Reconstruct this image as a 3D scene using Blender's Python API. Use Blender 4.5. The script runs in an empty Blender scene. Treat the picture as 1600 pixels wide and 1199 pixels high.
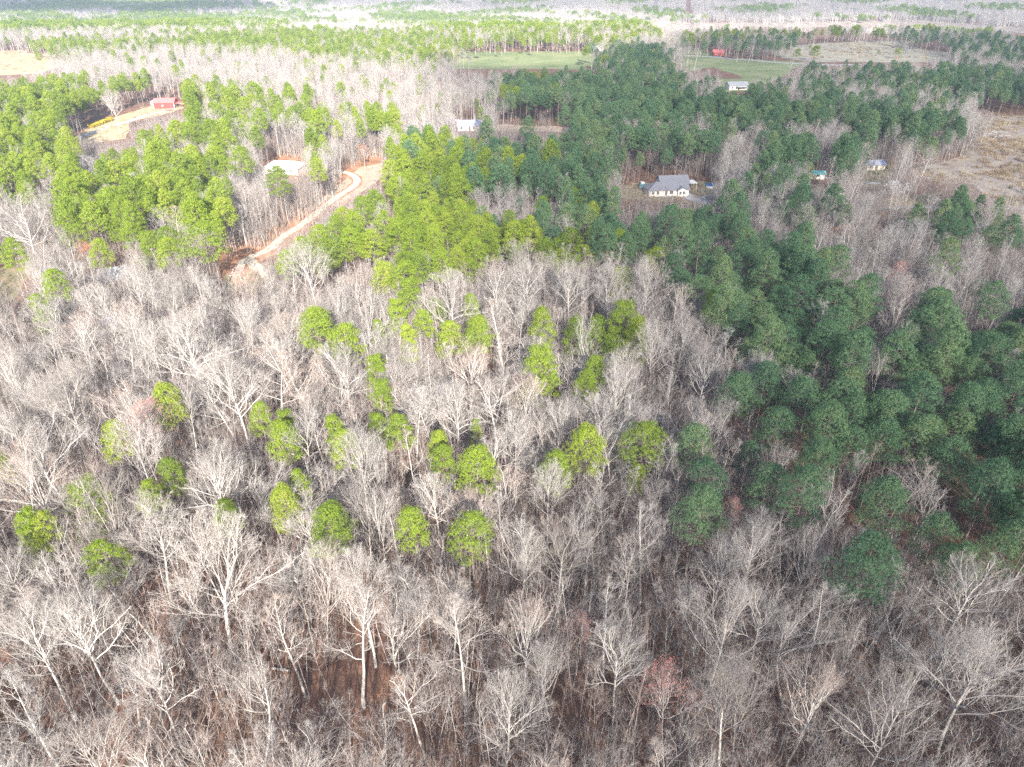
import bpy, math, random
import numpy as np
from mathutils import Vector

R = math.radians
scene = bpy.context.scene
COL = scene.collection

# ------------------------------------------------------------------ camera
CAM_H, PITCH, FPX = 80.0, R(30.7), 1111.0
cam_data = bpy.data.cameras.new('camera')
cam = bpy.data.objects.new('camera', cam_data)
COL.objects.link(cam)
cam.location = (0, 0, CAM_H)
cam.rotation_euler = (math.pi / 2 - PITCH, 0, 0)
cam_data.sensor_width = 36
cam_data.lens = FPX / 1600 * 36
cam_data.clip_start = 0.5
cam_data.clip_end = 20000
scene.camera = cam

# ------------------------------------------------------------------ light
SUN_EL = R(28)
SUN_AZ = R(8.8)                       # the sun stands behind the camera, a little to the right
sun_dir = Vector((math.sin(SUN_AZ) * math.cos(SUN_EL), -math.cos(SUN_AZ) * math.cos(SUN_EL), math.sin(SUN_EL)))
world = bpy.data.worlds.new('World')
scene.world = world
world.use_nodes = True
wn = world.node_tree
bg = wn.nodes['Background']
sky = wn.nodes.new('ShaderNodeTexSky')
sky.sky_type = 'NISHITA'
sky.sun_disc = False
sky.sun_elevation = SUN_EL
sky.sun_rotation = math.pi - SUN_AZ
sky.air_density = 1.0
sky.dust_density = 1.5
wn.links.new(sky.outputs[0], bg.inputs[0])
bg.inputs[1].default_value = 0.105
sun_data = bpy.data.lights.new('sun', 'SUN')
sun_data.energy = 5.0
sun_data.angle = R(0.5)
sun_data.color = (1.0, 0.94, 0.85)
sun = bpy.data.objects.new('sun', sun_data)
COL.objects.link(sun)
sun.rotation_euler = sun_dir.to_track_quat('Z', 'Y').to_euler()
sun.location = (0, 0, 300)

vs = scene.view_settings
vs.view_transform = 'Standard'
vs.look = 'None'
vs.exposure = 1.8
vs.gamma = 1.0
cy = scene.cycles
cy.max_bounces = 4
cy.diffuse_bounces = 2
cy.glossy_bounces = 1
cy.transmission_bounces = 2
cy.volume_bounces = 0
cy.transparent_max_bounces = 10
cy.caustics_reflective = False
cy.caustics_refractive = False
cy.use_adaptive_sampling = True
cy.adaptive_threshold = 0.02
cy.use_denoising = False
cy.sample_clamp_indirect = 4.0

# ------------------------------------------------------------------ pixel <-> ground
CP, SP = math.cos(PITCH), math.sin(PITCH)


def sstep(a, b, x):
    t = np.clip((x - a) / (b - a), 0, 1)
    return t * t * (3 - 2 * t)


def terrain(x, y):
    x = np.asarray(x, float); y = np.asarray(y, float)
    z = -38 * sstep(950, 1500, y)
    roll = 5 * np.sin(x / 170 + 1.3) * np.sin(y / 230 + .4) + 4 * np.sin(x / 95 - y / 140)
    z = z + roll * sstep(900, 1400, y)
    start = 1750 - 250 * sstep(-200, 500, x)
    z = z + 75 * sstep(start, start + 1500, y) * (0.8 + 0.2 * np.sin(x / 400 + 2))
    z = z + 25 * sstep(2300, 3200, y) * np.sin(x / 330 + y / 500)
    return z


def project(x, y, z):
    x = np.asarray(x, float); y = np.asarray(y, float)
    vz = np.asarray(z, float) - CAM_H
    zc = y * CP - vz * SP
    up = y * SP + vz * CP
    zc = np.where(zc < 1, 1, zc)
    return 800 + FPX * x / zc, 599.5 - FPX * up / zc, zc


def at(px, py, z=0.0):
    """the ground point (or the point at height z over the ground) seen at a pixel of the photograph"""
    rx = (px - 800) / FPX
    u = (599.5 - py) / FPX
    d = (rx, CP + u * SP, -SP + u * CP)
    t = (z - CAM_H) / d[2] if d[2] < -1e-4 else 4000
    t = min(max(t, 0), 4500)
    if d[1] * t > 850:
        t = 850 / d[1]
        while t < 4500:
            if CAM_H + d[2] * t <= float(terrain(d[0] * t, d[1] * t)) + z:
                break
            t += 4
    return d[0] * t, d[1] * t


def inside(px, py, poly):
    px = np.asarray(px, float); py = np.asarray(py, float)
    res = np.zeros(px.shape, bool)
    n = len(poly)
    for i in range(n):
        x1, y1 = poly[i]; x2, y2 = poly[(i + 1) % n]
        c = (y1 > py) != (y2 > py)
        with np.errstate(divide='ignore', invalid='ignore'):
            xi = (x2 - x1) * (py - y1) / ((y2 - y1) if y2 != y1 else 1e-9) + x1
        res ^= c & (px < xi)
    return res


# ------------------------------------------------------------------ materials
def new_mat(name):
    m = bpy.data.materials.new(name)
    m.use_nodes = True
    return m, m.node_tree, m.node_tree.nodes['Principled BSDF']


def ramp(nt, stops):
    r = nt.nodes.new('ShaderNodeValToRGB')
    e = r.color_ramp.elements
    while len(e) < len(stops):
        e.new(0.5)
    for k, (p, c) in enumerate(stops):
        e[k].position = p
        e[k].color = (*c, 1)
    return r


def noise_mat(name, stops, scale=1.0, rough=.9, detail=6, bump=0.0, coords='Object'):
    m, nt, b = new_mat(name)
    tc = nt.nodes.new('ShaderNodeTexCoord')
    n = nt.nodes.new('ShaderNodeTexNoise')
    n.inputs['Scale'].default_value = scale
    n.inputs['Detail'].default_value = detail
    n.inputs['Roughness'].default_value = .65
    nt.links.new(tc.outputs[coords], n.inputs['Vector'])
    r = ramp(nt, stops)
    nt.links.new(n.outputs['Fac'], r.inputs[0])
    nt.links.new(r.outputs[0], b.inputs['Base Color'])
    b.inputs['Roughness'].default_value = rough
    b.inputs['Specular IOR Level'].default_value = .2
    if bump:
        bp = nt.nodes.new('ShaderNodeBump')
        bp.inputs['Strength'].default_value = bump
        bp.inputs['Distance'].default_value = .3
        nt.links.new(n.outputs['Fac'], bp.inputs['Height'])
        nt.links.new(bp.outputs[0], b.inputs['Normal'])
    return m


def bark_mat(name, stops, rough=.85):
    """bark whose tone differs from tree to tree, with blotches along the stem"""
    m, nt, b = new_mat(name)
    oi = nt.nodes.new('ShaderNodeObjectInfo')
    r = ramp(nt, stops)
    nt.links.new(oi.outputs['Random'], r.inputs[0])
    tc = nt.nodes.new('ShaderNodeTexCoord')
    n = nt.nodes.new('ShaderNodeTexNoise')
    n.inputs['Scale'].default_value = 1.3
    n.inputs['Detail'].default_value = 4
    nt.links.new(tc.outputs['Object'], n.inputs['Vector'])
    mr = nt.nodes.new('ShaderNodeMapRange')
    mr.inputs['From Min'].default_value = .3
    mr.inputs['From Max'].default_value = .7
    mr.inputs['To Min'].default_value = .72
    mr.inputs['To Max'].default_value = 1.2
    nt.links.new(n.outputs['Fac'], mr.inputs['Value'])
    mx = nt.nodes.new('ShaderNodeVectorMath')
    mx.operation = 'SCALE'
    nt.links.new(r.outputs[0], mx.inputs[0])
    nt.links.new(mr.outputs[0], mx.inputs['Scale'])
    nt.links.new(mx.outputs[0], b.inputs['Base Color'])
    b.inputs['Roughness'].default_value = rough
    b.inputs['Specular IOR Level'].default_value = .25
    return m


def leaf_mat(name, stops, trans=.3, scale=.45):
    m, nt, b = new_mat(name)
    oi = nt.nodes.new('ShaderNodeObjectInfo')
    tc = nt.nodes.new('ShaderNodeTexCoord')
    n = nt.nodes.new('ShaderNodeTexNoise')
    n.inputs['Scale'].default_value = scale
    n.inputs['Detail'].default_value = 3
    nt.links.new(tc.outputs['Object'], n.inputs['Vector'])
    a = nt.nodes.new('ShaderNodeMath'); a.operation = 'MULTIPLY_ADD'
    nt.links.new(oi.outputs['Random'], a.inputs[0])
    a.inputs[1].default_value = .55
    s = nt.nodes.new('ShaderNodeMath'); s.operation = 'MULTIPLY_ADD'
    nt.links.new(n.outputs['Fac'], s.inputs[0])
    s.inputs[1].default_value = .9
    s.inputs[2].default_value = -.22
    nt.links.new(s.outputs[0], a.inputs[2])
    r = ramp(nt, stops)
    nt.links.new(a.outputs[0], r.inputs[0])
    nt.links.new(r.outputs[0], b.inputs['Base Color'])
    b.inputs['Roughness'].default_value = .55
    b.inputs['Specular IOR Level'].default_value = .3
    t = nt.nodes.new('ShaderNodeBsdfTranslucent')
    nt.links.new(r.outputs[0], t.inputs['Color'])
    mx = nt.nodes.new('ShaderNodeMixShader')
    mx.inputs[0].default_value = trans
    nt.links.new(b.outputs[0], mx.inputs[1])
    nt.links.new(t.outputs[0], mx.inputs[2])
    nt.links.new(mx.outputs[0], nt.nodes['Material Output'].inputs['Surface'])
    return m


def flat_mat(name, c, rough=.7, metal=0.0, var=.12, scale=2.0):
    lo = tuple(v * (1 - var) for v in c); hi = tuple(min(1, v * (1 + var)) for v in c)
    m = noise_mat(name, [(.3, lo), (.7, hi)], scale, rough)
    m.node_tree.nodes['Principled BSDF'].inputs['Metallic'].default_value = metal
    return m


M = {}
M['bark'] = bark_mat('pale_bark', [(0, (.25, .225, .205)), (.2, (.40, .37, .345)), (.5, (.50, .47, .44)), (.75, (.33, .30, .28)), (1, (.58, .55, .51))])
M['twig'] = bark_mat('twig_bark', [(0, (.26, .23, .215)), (.25, (.40, .375, .355)), (.5, (.31, .28, .265)), (.75, (.43, .40, .375)), (.9, (.40, .315, .275)), (1, (.33, .30, .28))])
M['brush'] = bark_mat('brush_bark', [(0, (.15, .115, .108)), (.4, (.22, .185, .172)), (.75, (.28, .24, .22)), (1, (.20, .135, .11))])
M['pinebark'] = bark_mat('pine_bark', [(0, (.15, .115, .095)), (.5, (.21, .17, .145)), (1, (.27, .225, .20))])
M['needle'] = leaf_mat('pine_needles', [(0, (.085, .135, .018)), (.3, (.165, .240, .022)), (.65, (.235, .315, .028)), (1, (.320, .345, .055))])
M['shadeneedle'] = leaf_mat('shaded_pine_needles', [(0, (.050, .105, .058)), (.3, (.088, .175, .088)), (.65, (.140, .228, .105)), (1, (.230, .280, .105))])  # shaded copy of the needles: cloud shade painted in as a darker, bluer green
M['redbud'] = leaf_mat('red_buds', [(0, (.40, .16, .14)), (.5, (.46, .22, .19)), (1, (.50, .30, .25))], .2)
M['rustleaf'] = leaf_mat('rust_leaves', [(0, (.33, .11, .05)), (.5, (.42, .17, .08)), (1, (.50, .24, .12))], .25)
M['blossom'] = leaf_mat('white_blossom', [(0, (.50, .48, .50)), (1, (.70, .68, .66))], .2)
M['yellowleaf'] = leaf_mat('yellow_flowers', [(0, (.45, .36, .02)), (1, (.62, .50, .05))], .25)
M['litter'] = noise_mat('leaf_litter', [(.25, (.075, .042, .031)), (.45, (.15, .083, .058)), (.58, (.22, .125, .085)), (.75, (.30, .20, .14))], .35, .95, 10, .5)
M['rustfloor'] = noise_mat('rusty_leaves', [(.28, (.17, .085, .05)), (.5, (.32, .165, .095)), (.72, (.44, .27, .17))], .25, .95, 10, .4)
M['tan'] = noise_mat('dry_grass', [(.3, (.30, .22, .13)), (.5, (.42, .33, .20)), (.7, (.52, .42, .27))], .12, .95, 10, .3)
M['pale'] = noise_mat('pale_stubble', [(.3, (.24, .21, .16)), (.5, (.33, .30, .23)), (.7, (.42, .38, .30))], .06, .95, 10, .3)
M['clearcut'] = noise_mat('cutover_ground', [(.28, (.17, .13, .11)), (.42, (.27, .215, .18)), (.56, (.34, .285, .225)), (.72, (.43, .37, .28))], .16, .95, 12, .6)
M['green'] = noise_mat('pasture_grass', [(.3, (.13, .165, .075)), (.5, (.19, .22, .10)), (.72, (.30, .28, .16))], .025, .95, 10, .2)
M['lawn'] = noise_mat('winter_lawn', [(.3, (.13, .14, .07)), (.5, (.24, .20, .12)), (.7, (.34, .25, .17))], .15, .95, 10, .3)
M['dirt'] = noise_mat('dirt_track', [(.3, (.40, .32, .24)), (.5, (.50, .42, .33)), (.7, (.58, .51, .42))], .4, .95, 10, .3)
M['orange'] = noise_mat('red_clay', [(.3, (.31, .225, .165)), (.55, (.41, .32, .24)), (.75, (.50, .42, .32))], .2, .95, 10, .3)
M['gravel'] = noise_mat('gravel', [(.3, (.33, .33, .34)), (.7, (.50, .49, .48))], 1.5, .95, 10, .3)
M['asphalt'] = noise_mat('pale_asphalt', [(.3, (.24, .24, .25)), (.7, (.34, .34, .35))], .6, .9, 8, .1)
M['roof'] = noise_mat('grey_shingles', [(.3, (.15, .15, .17)), (.7, (.22, .22, .25))], 3, .9)
M['paleroof'] = noise_mat('pale_metal_roof', [(.3, (.26, .26, .27)), (.7, (.36, .36, .37))], 1, .5)
M['whiteroof'] = noise_mat('white_metal_roof', [(.3, (.60, .60, .61)), (.7, (.74, .74, .73))], 1, .5)
M['blueroof'] = noise_mat('blue_grey_roof', [(.3, (.27, .30, .42)), (.7, (.36, .39, .50))], 1, .6)
M['white'] = flat_mat('white_siding', (.62, .60, .57), .7)
M['cream'] = flat_mat('cream_siding', (.62, .57, .48), .7)
M['redmetal'] = flat_mat('red_metal', (.50, .055, .05), .5)
M['redroof'] = flat_mat('red_metal_roof', (.55, .16, .15), .45)
M['glass'] = flat_mat('dark_glass', (.05, .06, .07), .15)
M['door'] = flat_mat('dark_door', (.16, .11, .08), .6)
M['wood'] = noise_mat('weathered_wood', [(.3, (.22, .18, .15)), (.7, (.36, .31, .27))], 1.5, .9)
M['greywood'] = noise_mat('grey_dead_wood', [(.3, (.24, .21, .20)), (.7, (.44, .40, .37))], .8, .9)
M['teal'] = flat_mat('teal_paint', (.06, .17, .20), .5)
M['blue'] = flat_mat('blue_cover', (.05, .16, .34), .5)
M['turq'] = flat_mat('turquoise_metal', (.22, .50, .48), .5)
M['silver'] = flat_mat('silver_paint', (.45, .46, .48), .35, .5)
M['rubber'] = flat_mat('tyre_rubber', (.03, .03, .03), .8)


# ------------------------------------------------------------------ object helpers
def mesh_from(name, V, F, mats, mi=None, smooth=False):
    """V (n,3); F list of index arrays all of one size, or an array"""
    me = bpy.data.meshes.new(name)
    F = np.asarray(F)
    V = np.asarray(V, np.float32)
    k = F.shape[1]
    me.vertices.add(len(V))
    me.vertices.foreach_set('co', V.ravel())
    me.loops.add(F.size)
    me.loops.foreach_set('vertex_index', F.astype(np.int32).ravel())
    me.polygons.add(len(F))
    me.polygons.foreach_set('loop_start', np.arange(0, F.size, k, dtype=np.int32))
    for m in mats:
        me.materials.append(m)
    if mi is not None:
        me.polygons.foreach_set('material_index', np.asarray(mi, np.int32))
    if smooth:
        me.polygons.foreach_set('use_smooth', np.ones(len(F), bool))
    me.update(calc_edges=True)
    return me


def link(name, data, parent=None):
    o = bpy.data.objects.new(name, data)
    COL.objects.link(o)
    if parent is not None:
        o.parent = parent
    return o


def tag(o, label, cat, group=None, kind=None):
    o['label'] = label
    o['category'] = cat
    if group:
        o['group'] = group
    if kind:
        o['kind'] = kind
    return o


def thing(name, label, cat, loc, rz=0.0, group=None):
    o = link(name, None)
    o.location = loc
    o.rotation_euler = (0, 0, rz)
    return tag(o, label, cat, group)


class MB:
    """collects boxes, prisms and bars and links them as one mesh"""
    def __init__(s):
        s.v = []; s.f = []

    def poly(s, pts, faces):
        b = len(s.v)
        s.v += [tuple(p) for p in pts]
        s.f += [tuple(i + b for i in f) for f in faces]
        return s

    def box(s, x0, x1, y0, y1, z0, z1):
        p = [(x0, y0, z0), (x1, y0, z0), (x1, y1, z0), (x0, y1, z0), (x0, y0, z1), (x1, y0, z1), (x1, y1, z1), (x0, y1, z1)]
        return s.poly(p, [(3, 2, 1, 0), (4, 5, 6, 7), (0, 1, 5, 4), (1, 2, 6, 5), (2, 3, 7, 6), (3, 0, 4, 7)])

    def bar(s, a, b, r0, r1, n=8):
        a = Vector(a); b = Vector(b)
        d = (b - a).normalized()
        u = d.orthogonal().normalized(); w = d.cross(u)
        p = []
        for c, r in ((a, r0), (b, r1)):
            for k in range(n):
                t = 2 * math.pi * k / n
                p.append(c + (u * math.cos(t) + w * math.sin(t)) * r)
        f = [(k, (k + 1) % n, n + (k + 1) % n, n + k) for k in range(n)] + [tuple(range(n - 1, -1, -1)), tuple(range(n, 2 * n))]
        return s.poly(p, f)

    def build(s, name, mat, parent=None, bevel=0.0):
        me = bpy.data.meshes.new(name)
        me.from_pydata(s.v, [], s.f)
        me.materials.append(mat)
        me.update()
        o = link(name, me, parent)
        if bevel:
            bm = o.modifiers.new('bevel', 'BEVEL'); bm.width = bevel; bm.segments = 2
        return o


# ------------------------------------------------------------------ terrain, fields and roads
def make_ground():
    ys = np.concatenate([np.linspace(-300, 900, 25), np.arange(950, 3600, 50), np.linspace(3700, 9000, 12)])
    xs = np.concatenate([np.linspace(-6000, -1700, 10), np.linspace(-1600, 1600, 65), np.linspace(1700, 6000, 10)])
    X, Y = np.meshgrid(xs, ys)
    Z = terrain(X, Y)
    Z = np.where(Y < 900, 0, Z)
    V = np.stack([X, Y, Z], -1).reshape(-1, 3)
    nx = len(xs)
    i, j = np.meshgrid(np.arange(nx - 1), np.arange(len(ys) - 1))
    a = (j * nx + i).ravel()
    F = np.stack([a, a + 1, a + nx + 1, a + nx], 1)
    o = link('ground', mesh_from('ground', V, F, [M['litter']], smooth=True))
    tag(o, 'forest floor covered in rusty brown leaf litter under the trees', 'ground', kind='structure')


def sheet(name, poly, mat, label, z=.05, cell=None):
    """a piece of open land laid over the ground, outline given in pixels of the photograph"""
    if name in ('pasture', 'roadside_pasture', 'brown_field', 'hay_field', 'farm_yard'):
        mx, my = sum(p[0] for p in poly) / len(poly), sum(p[1] for p in poly) / len(poly)
        poly = [(mx + (a - mx) * 1.14, my + (b - my) * 1.22) for a, b in poly]
    pts = []
    for k in range(len(poly)):
        a, b = poly[k], poly[(k + 1) % len(poly)]
        for t in np.linspace(0, 1, 5)[:-1]:
            pts.append((a[0] + (b[0] - a[0]) * t, a[1] + (b[1] - a[1]) * t))
    if cell is None:
        rng = random.Random(name)
        g = [at(px, py) for px, py in pts]
        g = [(x + rng.uniform(-1, 1) * max(.8, (abs(y) - 250) * .008), y + rng.uniform(-1, 1) * max(.8, (abs(y) - 250) * .014), z) for x, y in g]
        me = bpy.data.meshes.new(name)
        me.from_pydata(g, [], [tuple(range(len(g)))])
        me.materials.append(mat)
    else:
        g = np.array([at(px, py) for px, py in pts])
        x0, y0 = g.min(0) - cell; x1, y1 = g.max(0) + cell
        xs = np.arange(x0, x1, cell); ys = np.arange(y0, y1, cell)
        X, Y = np.meshgrid(xs, ys)
        V = np.stack([X, Y, terrain(X, Y) + z + .25], -1).reshape(-1, 3)
        nx = len(xs)
        i, j = np.meshgrid(np.arange(nx - 1), np.arange(len(ys) - 1))
        a = (j * nx + i).ravel()
        F = np.stack([a, a + 1, a + nx + 1, a + nx], 1)
        c = V[F].mean(1)
        F = F[inside(c[:, 0], c[:, 1], [tuple(q) for q in g])]
        me = mesh_from(name, V, F, [mat])
    o = link(name, me)
    tag(o, label, 'land', kind='structure')
    return o


def ribbon(name, line, width, mat, label, z=.09):
    g = [Vector((*at(px, py), 0)) for px, py in line]
    P = []
    for k in range(len(g) - 1):               # Catmull-Rom
        a = g[max(k - 1, 0)]; b = g[k]; c = g[k + 1]; d = g[min(k + 2, len(g) - 1)]
        for t in np.linspace(0, 1, 9)[:-1]:
            P.append(.5 * (2 * b + (c - a) * t + (2 * a - 5 * b + 4 * c - d) * t * t + (3 * b - a - 3 * c + d) * t ** 3))
    P.append(g[-1])
    rng = random.Random(name)
    V = []; F = []
    for k, p in enumerate(P):
        t = (P[min(k + 1, len(P) - 1)] - P[max(k - 1, 0)]).normalized()
        n = Vector((-t.y, t.x, 0))
        w = width / 2 * rng.uniform(.85, 1.15)
        V += [(p + n * w) + Vector((0, 0, z)), (p - n * w) + Vector((0, 0, z))]
        if k:
            F.append((2 * k - 2, 2 * k - 1, 2 * k + 1, 2 * k))
    me = bpy.data.meshes.new(name)
    me.from_pydata([tuple(v) for v in V], [], F)
    me.materials.append(mat)
    o = link(name, me)
    return tag(o, label, 'road', kind='structure')


HOUSE_YARD = [(955, 306), (965, 291), (1000, 287), (1050, 284), (1100, 284), (1128, 288), (1135, 318), (1100, 328), (1070, 316), (1000, 314)]
PAD = [(405, 262), (425, 247), (465, 249), (482, 262), (470, 276), (430, 274)]
BARN_YARD = [(104, 219), (150, 196), (190, 180), (243, 163), (285, 160), (285, 170), (250, 180), (204, 192), (198, 216), (150, 224)]
LAWN = [(335, 462), (350, 432), (384, 408), (416, 424), (402, 458)]
LEFT_LAWN = [(-40, 432), (36, 408), (50, 424), (22, 468), (-40, 492)]
F_GREEN = [(700, 106), (735, 83), (932, 83), (936, 98), (900, 106)]
F_GREEN2 = [(1056, 84), (1090, 79), (1130, 93), (1250, 99), (1220, 112), (1190, 128), (1165, 122), (1120, 105), (1080, 111)]
F_TAN = [(-80, 86), (20, 82), (66, 88), (92, 97), (58, 112), (-80, 120)]
CLEARCUT = [(1420, 268), (1500, 245), (1528, 188), (1560, 180), (1700, 183), (1700, 420), (1570, 335), (1520, 290), (1470, 288)]
F_TAN2 = [(1220, 76), (1330, 69), (1405, 66), (1420, 76), (1500, 86), (1470, 95), (1300, 95), (1240, 90)]
F_FAR = [(1030, 36), (1150, 36), (1290, 34), (1420, 31), (1600, 43), (1700, 52), (1600, 52), (1420, 40), (1240, 44), (1100, 41)]
CLAY = [(480, 330), (560, 262), (600, 254), (596, 275), (575, 296), (520, 322)]
CORRIDOR = [(690, 190), (735, 196), (810, 195), (920, 201), (1100, 207), (1100, 213), (920, 209), (800, 205), (740, 207), (690, 200)]
R_YARD = [(1335, 262), (1395, 256), (1398, 292), (1345, 294)]
R_YARD2 = [(1378, 312), (1470, 300), (1474, 330), (1376, 330)]
FAR_YARD = [(1125, 126), (1170, 124), (1175, 141), (1130, 142)]

make_ground()
sheet('house_yard', HOUSE_YARD, M['lawn'], 'thin winter lawn and bare soil round the grey-roofed ranch house', .05)
sheet('barn_yard', BARN_YARD, M['tan'], 'dry tan grass clearing in front of the red barn', .05)
sheet('lawn', LAWN, M['lawn'], 'patchy lawn where the dirt track forks', .05)
sheet('side_lawn', LEFT_LAWN, M['lawn'], 'patchy brown lawn at the edge of the bare woods', .05)
sheet('pasture', F_GREEN, M['green'], 'long green pasture beyond the dark pines', .06)
sheet('roadside_pasture', F_GREEN2, M['green'], 'green pasture either side of the pale country road', .06)
sheet('hay_field', F_TAN, M['tan'], 'tan dry field beyond the bright pines', .06)
sheet('cutover_field', CLEARCUT, M['clearcut'], 'rough brown cutover field with tracks and dry weeds', .06)
sheet('farm_yard', FAR_YARD, M['green'], 'grassy yard round the white farmhouse', .045)
sheet('brown_field', F_TAN2, M['pale'], 'pale brown field dotted with small cedars', .06)
sheet('valley_field', F_FAR, M['clearcut'], 'narrow tan field at the foot of the far ridge', .1, 12)
sheet('clay_bank', CLAY, M['orange'], 'sandy orange clay bank beside the dirt track', .05)
sheet('mown_strip', CORRIDOR, M['orange'], 'narrow bare strip between two pine stands', .05)
sheet('gravel_pad', R_YARD, M['lawn'], 'bare brown yard round the utility pole', .05)
sheet('roadside_verge', R_YARD2, M['lawn'], 'grass verge along the narrow lane', .05)
ribbon('dirt_track', [(366, 432), (378, 412), (392, 402), (420, 390), (440, 372), (472, 351), (520, 313), (553, 291), (557, 280), (544, 271), (520, 266)], 3.0, M['dirt'], 'winding pale dirt track climbing past the bright pines')
ribbon('track_verge', [(366, 432), (378, 412), (392, 402), (420, 390), (440, 372), (472, 351), (520, 313), (553, 291), (557, 280), (544, 271)], 5, M['rustfloor'], 'sandy orange verge on both sides of the dirt track', .07)
sheet('leafy_slope', [(330, 290), (400, 226), (600, 222), (612, 262), (520, 335), (440, 395), (345, 432), (290, 420), (300, 350)], M['rustfloor'], 'slope covered in bright rusty leaves under thin bare trees', .03)
ribbon('track_branch', [(388, 405), (400, 417), (414, 427), (424, 438)], 3.2, M['dirt'], 'short branch of the dirt track across the lawn', .11)
ribbon('barn_drive', [(100, 221), (130, 213), (165, 200), (195, 192), (225, 182), (255, 174), (275, 169)], 3.6, M['gravel'], 'pale gravel drive leading up to the red barn', .1)
ribbon('country_road', [(1056, 87), (1090, 88), (1125, 90), (1145, 93), (1180, 95), (1215, 98), (1250, 100), (1300, 102), (1345, 101)], 6, M['gravel'], 'pale country road curving through the green pasture', .11)
ribbon('house_drive', [(1062, 303), (1078, 308), (1092, 313), (1106, 316), (1120, 317)], 7, M['gravel'], 'blue-grey gravel drive beside the ranch house', .1)
ribbon('lane', [(1360, 327), (1385, 326), (1420, 325), (1470, 324), (1500, 322)], 3.4, M['asphalt'], 'narrow paved lane between the pines and the yard', .1)
ribbon('yard_drive', [(1270, 274), (1295, 279), (1320, 284), (1345, 287), (1375, 287)], 3.2, M['gravel'], 'pale drive leading past the utility pole', .12)


# ------------------------------------------------------------------ tree geometry
def tubes(segs, k=3):
    """segs: array rows p0(3) p1(3) r0 r1 -> V, F (quads)"""
    S = np.asarray(segs, float)
    p0, p1, r0, r1 = S[:, 0:3], S[:, 3:6], S[:, 6], S[:, 7]
    d = p1 - p0
    d /= np.linalg.norm(d, axis=1, keepdims=True) + 1e-9
    ref = np.where(np.abs(d[:, 2:3]) > .9, np.array([[1., 0, 0]]), np.array([[0, 0, 1.]]))
    u = np.cross(d, ref); u /= np.linalg.norm(u, axis=1, keepdims=True) + 1e-9
    w = np.cross(d, u)
    n = len(S)
    V = np.zeros((n, 2 * k, 3))
    for a in range(k):
        t = 2 * math.pi * a / k
        o = u * math.cos(t) + w * math.sin(t)
        V[:, a] = p0 + o * r0[:, None]
        V[:, k + a] = p1 + o * r1[:, None]
    base = (np.arange(n) * 2 * k)[:, None]
    F = np.concatenate([base + np.array([[a, (a + 1) % k, k + (a + 1) % k, k + a]]) for a in range(k)], 1).reshape(-1, 4)
    return V.reshape(-1, 3), F


def nrm(v):
    return v / (math.sqrt(v[0] * v[0] + v[1] * v[1] + v[2] * v[2]) + 1e-9)


def side(rng, d, ang):
    """a direction at ang from d, about a random azimuth"""
    r = rng.normal(size=3)
    r = nrm(r - d * float(np.dot(r, d)))
    return nrm(d * math.cos(ang) + r * math.sin(ang))


UP = np.array([0, 0, 1.])


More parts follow.
